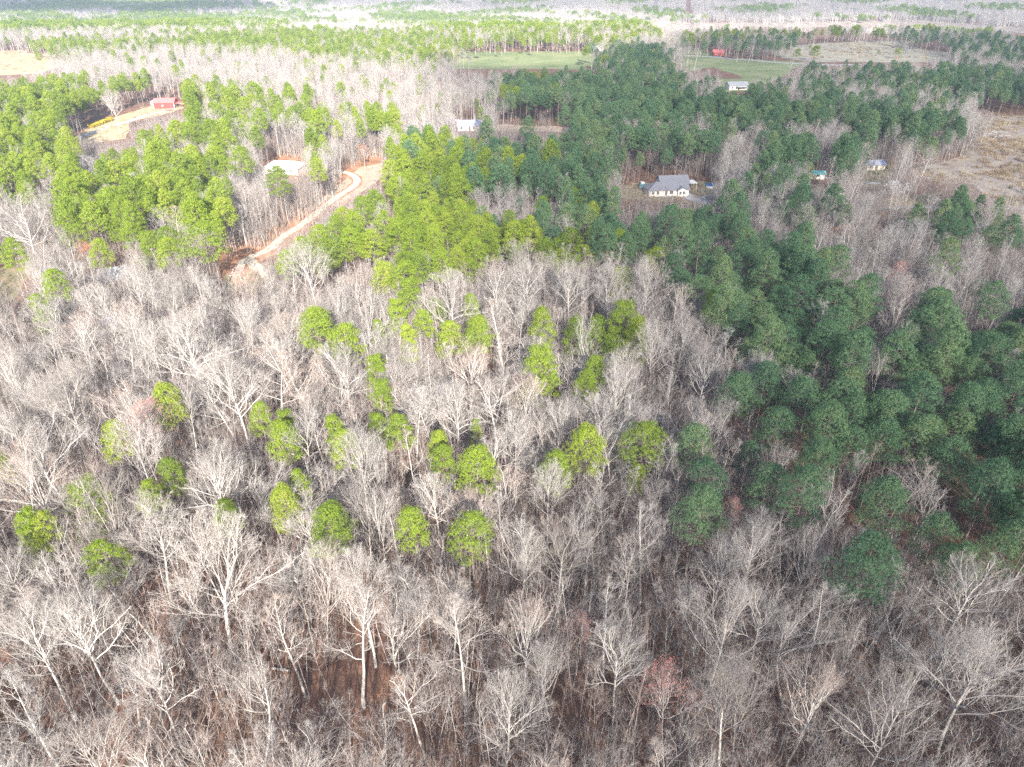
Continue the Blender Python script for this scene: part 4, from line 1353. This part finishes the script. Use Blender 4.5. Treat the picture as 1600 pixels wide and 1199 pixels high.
M['weed'] = bark_mat('dry_weeds', [(0, (.20, .14, .10)), (.4, (.34, .26, .17)), (.8, (.42, .34, .22)), (1, (.26, .21, .15))])
h = rnd.uniform(.6, 1.5, len(wp))
scatter('dry_weeds', np.column_stack([wp, np.zeros(len(wp)) + .05]), np.stack([h, h, h], 1), [weed_clump(k) for k in range(3)], 'tufts of dry brown weeds over the cutover field and yards', 'weeds', .05)


# ------------------------------------------------------------------ buildings and yard things
def gable_roof(mb, x0, x1, y0, y1, z, rise, over=.45, th=.16, hipl=0.0, hipr=0.0):
    """a solid pitched roof, ridge along x; hipl/hipr draw the ridge ends in"""
    x0 -= over; x1 += over; y0 -= over; y1 += over
    ym = (y0 + y1) / 2
    lo = z - rise * over / ((y1 - y0) / 2 - over)
    p = [(x0, y0, lo), (x1, y0, lo), (x1, y1, lo), (x0, y1, lo), (x0 + hipl, ym, z + rise), (x1 - hipr, ym, z + rise)]
    q = [(a, b, c + th) for a, b, c in p]
    f = [(0, 1, 5, 4), (2, 3, 4, 5), (3, 0, 4), (1, 2, 5)]
    top = [tuple(i + 6 for i in t) for t in f]
    bot = [tuple(reversed(t)) for t in ((0, 1, 5, 4), (2, 3, 4, 5))] if not (hipl or hipr) else [tuple(reversed(t)) for t in f]
    if not (hipl or hipr):
        top = top[:2]
        rim = [(0, 1, 7, 6), (2, 3, 9, 8), (3, 4, 10, 9), (4, 0, 6, 10), (1, 5, 11, 7), (5, 2, 8, 11)]
    else:
        rim = [(0, 1, 7, 6), (1, 2, 8, 7), (2, 3, 9, 8), (3, 0, 6, 9)]
    return mb.poly(p + q, top + bot + rim)


def body(mb, x0, x1, y0, y1, h, rise=0.0):
    mb.box(x0, x1, y0, y1, 0, h)
    if rise:
        ym = (y0 + y1) / 2
        for xa, xb in ((x0, x0 + .12), (x1 - .12, x1)):
            mb.poly([(xa, y0, h), (xa, y1, h), (xa, ym, h + rise * .97), (xb, y0, h), (xb, y1, h), (xb, ym, h + rise * .97)],
                    [(0, 2, 1), (3, 4, 5), (0, 3, 5, 2), (1, 2, 5, 4), (0, 1, 4, 3)])
    return mb


def window(parent, x, y, z, w, h, axis='y'):
    """a window in a wall facing -y (axis y) or +x (axis x): frame with a pane"""
    fr = MB(); pn = MB()
    t = .09
    if axis == 'y':
        for a, b, c, d in ((x - w / 2 - t, x + w / 2 + t, z - t, z), (x - w / 2 - t, x + w / 2 + t, z + h, z + h + t), (x - w / 2 - t, x - w / 2, z, z + h), (x + w / 2, x + w / 2 + t, z, z + h), (x - .03, x + .03, z, z + h)):
            fr.box(a, b, y - .08, y - .003, c, d)
        pn.box(x - w / 2, x - .03, y - .04, y - .004, z, z + h).box(x + .03, x + w / 2, y - .04, y - .004, z, z + h)
    else:
        for a, b, c, d in ((y - w / 2 - t, y + w / 2 + t, z - t, z), (y - w / 2 - t, y + w / 2 + t, z + h, z + h + t), (y - w / 2 - t, y - w / 2, z, z + h), (y + w / 2, y + w / 2 + t, z, z + h)):
            fr.box(x + .003, x + .08, a, b, c, d)
        pn.box(x + .004, x + .04, y - w / 2, y + w / 2, z, z + h)
    f = fr.build('window', M['white'], parent)
    pn.build('pane', M['glass'], f)
    return f


def door(parent, x, y, z, w=1.0, h=2.1, mat='door'):
    d = MB().box(x - w / 2, x + w / 2, y - .07, y - .003, z, z + h).build('door', M[mat], parent)
    MB().box(x + w / 2 - .16, x + w / 2 - .1, y - .13, y - .07, z + .95, z + 1.05).build('handle', M['silver'], d)
    return d


# the ranch house: long hipped wing with a porch gable, a second wing behind
hx, hy = at(1045, 307)
t = thing('ranch_house', 'white ranch house with dark grey shingle roof and a rear wing in the pine clearing', 'house', (hx, hy, 0), R(7))
w = body(MB(), -8.2, 8.0, 0, 7.5, 2.6)
w.build('wall', M['white'], t)
gable_roof(MB(), -8.2, 8.0, 0, 7.5, 2.6, 2.1, hipl=4.0).build('roof', M['roof'], t)
body(MB(), -1.0, 10.6, 7.6, 14.8, 2.9, 2.3).build('rear_wing', M['white'], t)
gable_roof(MB(), -1.0, 10.6, 7.6, 14.8, 2.9, 2.3).build('rear_roof', M['roof'], t)
pg = MB().box(3.2, 6.6, -1.2, -.004, 0, 2.6)
pg.poly([(3.2, -1.2, 2.6), (6.6, -1.2, 2.6), (4.9, -1.2, 3.5), (3.2, 2.2, 2.6), (6.6, 2.2, 2.6), (4.9, 2.2, 3.5)], [(0, 1, 2), (0, 2, 5, 3), (1, 4, 5, 2), (0, 3, 4, 1), (3, 5, 4)])
pg.build('front_gable', M['white'], t)
MB().poly([(2.8, -1.6, 2.44), (4.9, -1.6, 3.63), (4.9, 2.4, 3.63), (2.8, 2.4, 2.44), (2.8, -1.6, 2.58), (4.9, -1.6, 3.77), (4.9, 2.4, 3.77), (2.8, 2.4, 2.58)],
          [(0, 3, 2, 1), (4, 5, 6, 7), (0, 1, 5, 4), (1, 2, 6, 5), (2, 3, 7, 6), (3, 0, 4, 7)]).poly(
    [(7.0, -1.6, 2.44), (4.9, -1.6, 3.63), (4.9, 2.4, 3.63), (7.0, 2.4, 2.44), (7.0, -1.6, 2.58), (4.9, -1.6, 3.77), (4.9, 2.4, 3.77), (7.0, 2.4, 2.58)],
    [(0, 1, 2, 3), (4, 7, 6, 5), (0, 4, 5, 1), (1, 5, 6, 2), (2, 6, 7, 3), (3, 7, 4, 0)]).build('gable_roof', M['roof'], t)
for xx in (-6.5, -4.6):
    window(t, xx, 0, .95, 1.0, 1.15)
window(t, .9, 0, .95, 1.4, 1.15)
window(t, 4.2, -1.2, .95, .8, 1.15); window(t, 5.6, -1.2, .95, .8, 1.15)
door(t, -1.2, 0, .25)
st = MB()
for k in range(3):
    st.box(-2.2, -.3, -1.5 + k * .4, -.01, .02 + k * .1, .1 + k * .1)
st.build('step', M['gravel'], t)
po = MB()
for xx in (-2.6, 0.0, 2.6):
    po.box(xx - .06, xx + .06, -1.7, -1.58, 0, 1.05)
po.box(-2.6, 2.6, -1.68, -1.6, .95, 1.04).box(-2.6, 2.6, -1.68, -1.6, .5, .56)
po.build('porch_rail', M['white'], t)
window(t, 10.6, 11.0, 1.0, 1.2, 1.2, 'x')
cpx = MB().box(10.9, 14.4, 8.2, 13.2, 2.5, 2.62)
for xx, yy in ((14.2, 8.4), (14.2, 13.0)):
    cpx.box(xx - .06, xx + .06, yy - .06, yy + .06, 0, 2.5)
cpx.build('carport', M['whiteroof'], t)

bx_, by_ = at(1003, 294)
t = thing('storage_bin', 'small teal storage bin with a white lid beside the ranch house', 'bin', (bx_, by_, 0), R(10))
MB().box(-1.3, 1.3, -.9, .9, .15, 2.0).build('body', M['teal'], t, .06)
MB().box(-.7, .7, -.95, .95, 2.01, 2.5).build('lid', M['white'], t, .06)
MB().box(-1.2, -.9, -.8, .8, 0, .15).box(.9, 1.2, -.8, .8, 0, .15).build('skid', M['rubber'], t)
bx_, by_ = at(1110, 293)
t = thing('pool', 'low round-cornered pool under a blue cover beyond the ranch house', 'pool', (bx_, by_, 0))
MB().bar((0, 0, 0), (0, 0, 1.1), 2.2, 2.2, 20).build('wall', M['white'], t)
MB().bar((0, 0, 1.11), (0, 0, 1.2), 2.3, 2.15, 20).build('cover', M['blue'], t)
bx_, by_ = at(1105, 312)
t = thing('parked_car', 'silver car parked on the gravel beside the ranch house', 'car', (bx_, by_, 0), R(8))
cb = MB()
prof = [(-2.2, .35), (2.2, .35), (2.25, .75), (1.3, .95), (.6, 1.42), (-1.1, 1.45), (-1.9, 1.0), (-2.2, .85)]
n_ = len(prof)
cb.poly([(a, -.86, b) for a, b in prof] + [(a, .86, b) for a, b in prof], [tuple(range(n_)), tuple(range(2 * n_ - 1, n_ - 1, -1))] + [((k + 1) % n_, k, n_ + k, n_ + (k + 1) % n_) for k in range(n_)])
cb.build('body', M['silver'], t, .05)
gl = MB().poly([(.62, -.7, 1.37), (1.22, -.7, 1.0), (1.22, .7, 1.0), (.62, .7, 1.37), (.66, -.7, 1.40), (1.27, -.7, 1.02), (1.27, .7, 1.02), (.66, .7, 1.40)], [(0, 1, 2, 3), (7, 6, 5, 4), (0, 4, 5, 1), (2, 6, 7, 3)])
gl.box(-1.0, .5, -.885, -.862, 1.0, 1.3).build('window', M['glass'], t)
for xx in (-1.35, 1.35):
    for yy in (-.80, .80):
        wh = MB().bar((xx, yy - .1, .33), (xx, yy + .1, .33), .33, .33, 14).build('wheel', M['rubber'], t)
        MB().bar((xx, yy - .115, .33), (xx, yy + .115, .33), .18, .18, 10).build('rim', M['silver'], wh)

# red barn
bx_, by_ = at(259, 170)
t = thing('red_barn', 'long red metal barn with white trim at the top of the gravel drive', 'barn', (bx_, by_, 0), R(6))
body(MB(), -7, 5.4, 0, 9, 3.6, 1.9).build('wall', M['redmetal'], t)
gable_roof(MB(), -7, 5.4, 0, 9, 3.6, 1.9, .5).build('roof', M['redroof'], t)
MB().box(5.3, 5.62, -.06, .3, 0, 3.5).box(-7.2, -6.9, -.06, .3, 0, 3.5).box(-7, 5.4, -.09, -.004, 3.25, 3.45).build('trim', M['white'], t)
MB().box(-2.1, -1.1, -.08, -.004, 1.4, 2.2).build('window', M['cream'], t)
MB().box(5.404, 5.5, 2.2, 6.5, .1, 3.1).build('barn_door', M['white'], t)
ln_ = MB().box(5.7, 10.0, 1.5, 8.2, 2.7, 2.86)
for xx, yy in ((9.8, 1.7), (9.8, 8.0)):
    ln_.box(xx - .09, xx + .09, yy - .09, yy + .09, 0, 2.7)
ln_.build('lean_to', M['redroof'], t)
bx_, by_ = at(240.5, 165.5)
t = thing('storage_tank', 'white rounded tank at the left end of the red barn', 'tank', (bx_, by_, 0), R(6))
MB().bar((0, -1.2, 1.7), (0, 3.4, 1.7), 1.5, 1.5, 18).build('body', M['white'], t, .25)
MB().box(-1, 1, -.6, -.3, 0, .5).box(-1, 1, 2.4, 2.7, 0, .5).build('stand', M['greywood'], t)

# simple houses
def cottage(name, label, px, py, W, D, rz, roof, wall='white', rise=2.2, h=2.8, hips=0.0, cat='house'):
    x, y = at(px, py)
    t = thing(name, label, cat, (x, y, float(terrain(x, y)) if y > 900 else 0), R(rz))
    body(MB(), -W / 2, W / 2, 0, D, h, 0 if hips else rise).build('wall', M[wall], t)
    gable_roof(MB(), -W / 2, W / 2, 0, D, h, rise, .5, .16, hips, hips).build('roof', M[roof], t)
    for xx in np.arange(-W / 2 + 2, W / 2 - 1, 3.4):
        if abs(xx) > 1.2:
            window(t, float(xx), 0, 1.0, 1.1, 1.2)
    door(t, 0, 0, .1)
    return t


t = cottage('hidden_house', 'pale grey roofed house half hidden by bare trees below the rust-red tree', 192, 449, 12, 8, 24, 'paleroof', 'cream', 2.2, 2.6, 1.2)
MB().box(-9.2, -5.7, 1.5, 7.5, 2.3, 2.45).build('porch_roof', M['paleroof'], t)
t = cottage('shed', 'small blue-grey roofed shed among white tree limbs', 183, 518, 4.4, 3.6, 38, 'blueroof', 'wood', 1.0, 2.3, 0, 'shed')
t = cottage('slab_house', 'white-roofed house glaring in the sun below orange woods', 440, 273, 15, 10, -8, 'whiteroof', 'white', 1.8, 2.8, 3.0)
MB().box(-3, 2, -2.6, -.01, 2.35, 2.5).build('porch_roof', M['whiteroof'], t)
t = cottage('strip_house', 'blue-grey roofed house at the left end of the bare strip', 734, 205, 13, 8, 4, 'blueroof')
t = cottage('trailer', 'long white trailer beside the blue-grey roofed house', 712, 197, 9, 3.2, -20, 'whiteroof', 'white', .4, 2.6, 0, 'trailer')
t = cottage('farmhouse', 'white two-part farmhouse in a yard beneath yellowish willows', 1154, 141, 14, 9, 5, 'paleroof', 'white', 2.0, 3.0)
MB().box(-2, 5, -3.2, -.01, 2.4, 2.55).build('porch_roof', M['whiteroof'], t)
cottage('roadside_house', 'red house beside the pale country road', 1122, 87, 10, 7, -12, 'redroof', 'redmetal')
cottage('far_cottage', 'white cottage at the upper edge of the long pasture', 936, 80, 13, 8, 0, 'whiteroof')
cottage('far_bungalow', 'white bungalow under trees left of the roadside pasture', 1051, 79, 18, 10, 0, 'paleroof')
cottage('far_farmhouse', 'tiny pale house in the valley woods behind the bright pine strip', 296, 26, 24, 12, 0, 'whiteroof')
cottage('turquoise_shed', 'low shed with turquoise roof behind pale blossom', 1272, 280, 8, 5, -12, 'turq', 'white', .8, 2.2, 0, 'shed')
cottage('lane_house', 'blue-grey roofed house in the brown yard behind the utility pole', 1368, 266, 9, 6, 10, 'blueroof', 'cream', 1.2, 2.4)

# utility poles
def pole(label, px, py, h, rz):
    x, y = at(px, py)
    t = thing('utility_pole', label, 'pole', (x, y, 0), R(rz), 'utility poles')
    MB().bar((0, 0, -.3), (0, 0, h), .17, .11, 10).build('shaft', M['wood'], t)
    MB().box(-1.1, 1.1, -.2, -.1, h - .9, h - .76).build('cross_arm', M['wood'], t)
    for xx in (-.95, .95):
        MB().bar((xx, -.15, h - .75), (xx, -.15, h - .52), .06, .04, 8).build('insulator', M['gravel'], t)


pole('pale utility pole with a cross arm standing in the brown yard', 1367, 279, 8.5, 10)
pole('white utility pole against the trunks of the tall pines near the field', 1428, 259, 7.5, 0)
pole('small utility pole on the bend of the country road', 1149, 92, 8, 0)

# brush pile
bx_, by_ = at(1553, 214)
rp = random.Random(3)
t = thing('brush_pile', 'low heap of grey dead logs and roots in the brown cutover field', 'brush pile', (bx_, by_, 0))
lg = MB()
for k in range(150):
    a = rp.uniform(0, 6.28); r = rp.uniform(0, 1) ** .6
    cx, cyy = math.cos(a) * r * 8, math.sin(a) * r * 5
    z = (1 - r * r) * 2.1 * rp.uniform(.3, 1)
    b = rp.uniform(0, 6.28); L = rp.uniform(1, 3.2)
    dz = rp.uniform(-.35, .5)
    lg.bar((cx - math.cos(b) * L / 2, cyy - math.sin(b) * L / 2, z + .1), (cx + math.cos(b) * L / 2, cyy + math.sin(b) * L / 2, z + .2 + dz), rp.uniform(.08, .34), rp.uniform(.05, .2), 6)
lg.build('logs', M['greywood'], t)
mo = MB()
for k in range(14):
    a = rp.uniform(0, 6.28); r = rp.uniform(0, 6)
    c_ = Vector((math.cos(a) * r, math.sin(a) * r * .6, .2))
    mo.bar(c_, c_ + Vector((0, 0, rp.uniform(.5, 1.3))), rp.uniform(.9, 1.6), rp.uniform(.3, .7), 9)
mo.build('soil_mound', M['clearcut'], t)

# yellow hedge by the barn drive
hv = []
rh = np.random.default_rng(9)
g0 = np.array(at(142, 201)); g1 = np.array(at(176, 188))
mid_ = (g0 + g1) / 2
t = thing('hedge', 'row of yellow flowering shrubs along the edge of the barn clearing', 'hedge', (*mid_, 0))
q = rh.random(900)[:, None]
pos = np.concatenate([(g0 + (g1 - g0) * q) - mid_ + rh.normal(size=(900, 2)) * .75, rh.uniform(.1, 1.9, (900, 1))], 1)
V, F = blades(rh, pos, rh.normal(size=pos.shape) + UP, 4, .55, .22, 1.0)
link('foliage', mesh_from('hedge_foliage', V, F, [M['yellowleaf']]), t)
sg = [(*(p * np.array([1, 1, 0])), *p, .03, .015) for p in pos[:140]]
V, F = tubes(sg, 3)
link('stems', mesh_from('hedge_stems', V, F, [M['brush']]), t)

# small cedars in the fields
CEDARS = [(1243, 95, 12, 'dark cedar at the left end of the brown field'), (1270, 96, 16, 'tall dark cedar beside the largest field cedar'),
          (1265, 80, 6, 'tiny cedar at the far edge of the brown field'), (1274, 81, 6, 'tiny cedar right of the other tiny one'),
          (1371, 88, 6, 'small lone cedar in the right half of the brown field'), (1400, 92, 11, 'round dark cedar at the right end of the brown field'), (809, 93, 5, 'small lone tree in the long green pasture')]
for px, py, w, lab in CEDARS:
    x, y = at(px, py)
    _, _, zc = project(x, y, 0)
    W = w / FPX * float(zc)
    o = place('pine_tree', SRC['p', 6], x, y, W * 1.5, W, lab, 'cedars dotted over the brown field')
    o['category'] = 'cedar'

# fallen logs on the leaf litter
for k, (px, py, L, a, lab) in enumerate([(385, 1040, 3.4, -8, 'pale fallen log on the leaf litter right of the great pale oak trunk'),
                                         (440, 1048, 2.6, -12, 'shorter fallen log right of the other log')]):
    x, y = at(px, py)
    o = MB().bar((-L / 2, 0, .14), (L / 2, .1, .17), .17, .11, 9).bar((.2, 0, .2), (.8, .5, .5), .05, .03, 6).build('fallen_log', M['bark'])
    o.location = (x, y, 0); o.rotation_euler = (0, 0, R(a))
    tag(o, lab, 'log', 'fallen logs')


# ------------------------------------------------------------------ clouds: they cast the broad soft shade over the right half
def cloud(name, shade_px, height, thick, soft, density, label, wob=25, seed=0):
    """shade_px: outline of the shaded land, in pixels of the photograph; the cloud hangs where the sun puts that shade"""
    off = sun_dir * (height / sun_dir.z)
    g = np.array([at(px, py, 12) for px, py in shade_px])
    x0, y0 = g.min(0) - 40; x1, y1 = g.max(0) + 40
    step = max(8, soft / 5)
    xs = np.arange(x0, x1, step); ys = np.arange(y0, y1, step)
    X, Y = np.meshgrid(xs, ys)
    wob_ = wob * (np.sin(X / 47 + seed) * np.cos(Y / 61) + .6 * np.sin(X / 21 + Y / 27))
    ins = inside(X.ravel(), Y.ravel(), [tuple(p) for p in g]).reshape(X.shape)
    D = np.full(X.shape, 1e9)
    for a, b in zip(g, np.roll(g, -1, 0)):
        e = b - a
        tt = np.clip(((X - a[0]) * e[0] + (Y - a[1]) * e[1]) / (e @ e + 1e-9), 0, 1)
        D = np.minimum(D, np.hypot(X - a[0] - tt * e[0], Y - a[1] - tt * e[1]))
    S = np.where(ins, D, -D) + wob_ * .35 + soft / 2
    T = thick * sstep(0, soft, S) * (1 + .25 * np.sin(X / 38 + Y / 90) * np.sin(Y / 52))
    T = np.maximum(T, 0)
    core = T > .05
    base = height + 0 * X
    Vt = np.stack([X + off.x, Y + off.y, base + T * .7 + .01], -1).reshape(-1, 3)
    Vb = np.stack([X + off.x, Y + off.y, base - T * .3 - .01], -1).reshape(-1, 3)
    nx = len(xs); N = X.size
    i, j = np.meshgrid(np.arange(nx - 1), np.arange(len(ys) - 1))
    a = (j * nx + i).ravel()
    Q = np.stack([a, a + 1, a + nx + 1, a + nx], 1)
    kq = core.ravel()[Q].any(1)
    Q = Q[kq]
    faces = [tuple(r) for r in Q] + [tuple(r[::-1] + N) for r in Q]
    cnt = {}
    for r in Q:
        for k in range(4):
            e = (r[k], r[(k + 1) % 4])
            cnt[e] = 1
    for (p, q_) in list(cnt):
        if (q_, p) not in cnt:
            faces.append((q_, p, p + N, q_ + N))
    me = bpy.data.meshes.new(name)
    me.from_pydata(np.concatenate([Vt, Vb]).tolist(), [], [tuple(int(v) for v in f) for f in faces])
    m = bpy.data.materials.new('cloud_vapour')
    m.use_nodes = True
    nt = m.node_tree
    nt.nodes.remove(nt.nodes['Principled BSDF'])
    pv = nt.nodes.new('ShaderNodeVolumePrincipled')
    pv.inputs['Color'].default_value = (.98, .98, 1, 1)
    pv.inputs['Density'].default_value = density
    nt.links.new(pv.outputs[0], nt.nodes['Material Output'].inputs['Volume'])
    me.materials.append(m)
    o = link(name, me)
    return tag(o, label, 'cloud', kind='stuff')


SHADE = [(740, 1500), (760, 1199), (800, 950), (880, 760), (930, 600), (890, 480), (790, 380), (730, 300), (690, 230), (720, 170), (700, 110),
         (700, 82), (920, 84), (960, 72), (1040, 66), (1060, 48), (1450, 38), (1700, 44), (2300, 60), (3200, 300), (4200, 1500)]
cloud('cloud', SHADE, 430, 26, 60, .017, 'broad soft grey cloud that shades the right half of the woods')
SHADE2 = [(-700, -20), (380, 2), (430, 12), (330, 20), (150, 22), (-300, 28), (-900, 30)]
RIDGE_DIM = [(440, -60), (2200, -60), (2200, 44), (1600, 38), (1420, 26), (960, 18), (480, 8)]
cloud('added_ridge_cloud', RIDGE_DIM, 560, 30, 160, .009, 'unseen thin veil of cloud added to dim the far ridge', seed=5)  # unseen cloud, added only to dim the over-bright ridge
cloud('far_cloud', SHADE2, 520, 30, 90, .034, 'second soft cloud shading the distant hills', seed=2)

# ------------------------------------------------------------------ haze
HX, HY0, HY1, HZ0, HZ1 = 6200, -320, 9100, -90, 128
hz = MB().box(-HX, HX, HY0, HY1, HZ0, HZ1)
m = bpy.data.materials.new('haze_air')
m.use_nodes = True
nt = m.node_tree
nt.nodes.remove(nt.nodes['Principled BSDF'])
pv = nt.nodes.new('ShaderNodeVolumePrincipled')
pv.inputs['Color'].default_value = (.42, .53, .72, 1)
pv.inputs['Density'].default_value = .00019
pv.inputs['Anisotropy'].default_value = 0.0
nt.links.new(pv.outputs[0], nt.nodes['Material Output'].inputs['Volume'])
o = hz.build('haze', m)
tag(o, 'pale even haze that whitens the distant woods', 'haze', kind='stuff')
print('TREES', len(individual), 'near rest', int((~single).sum()), 'mid', len(mid), 'far', len(far), 'brush', len(br))
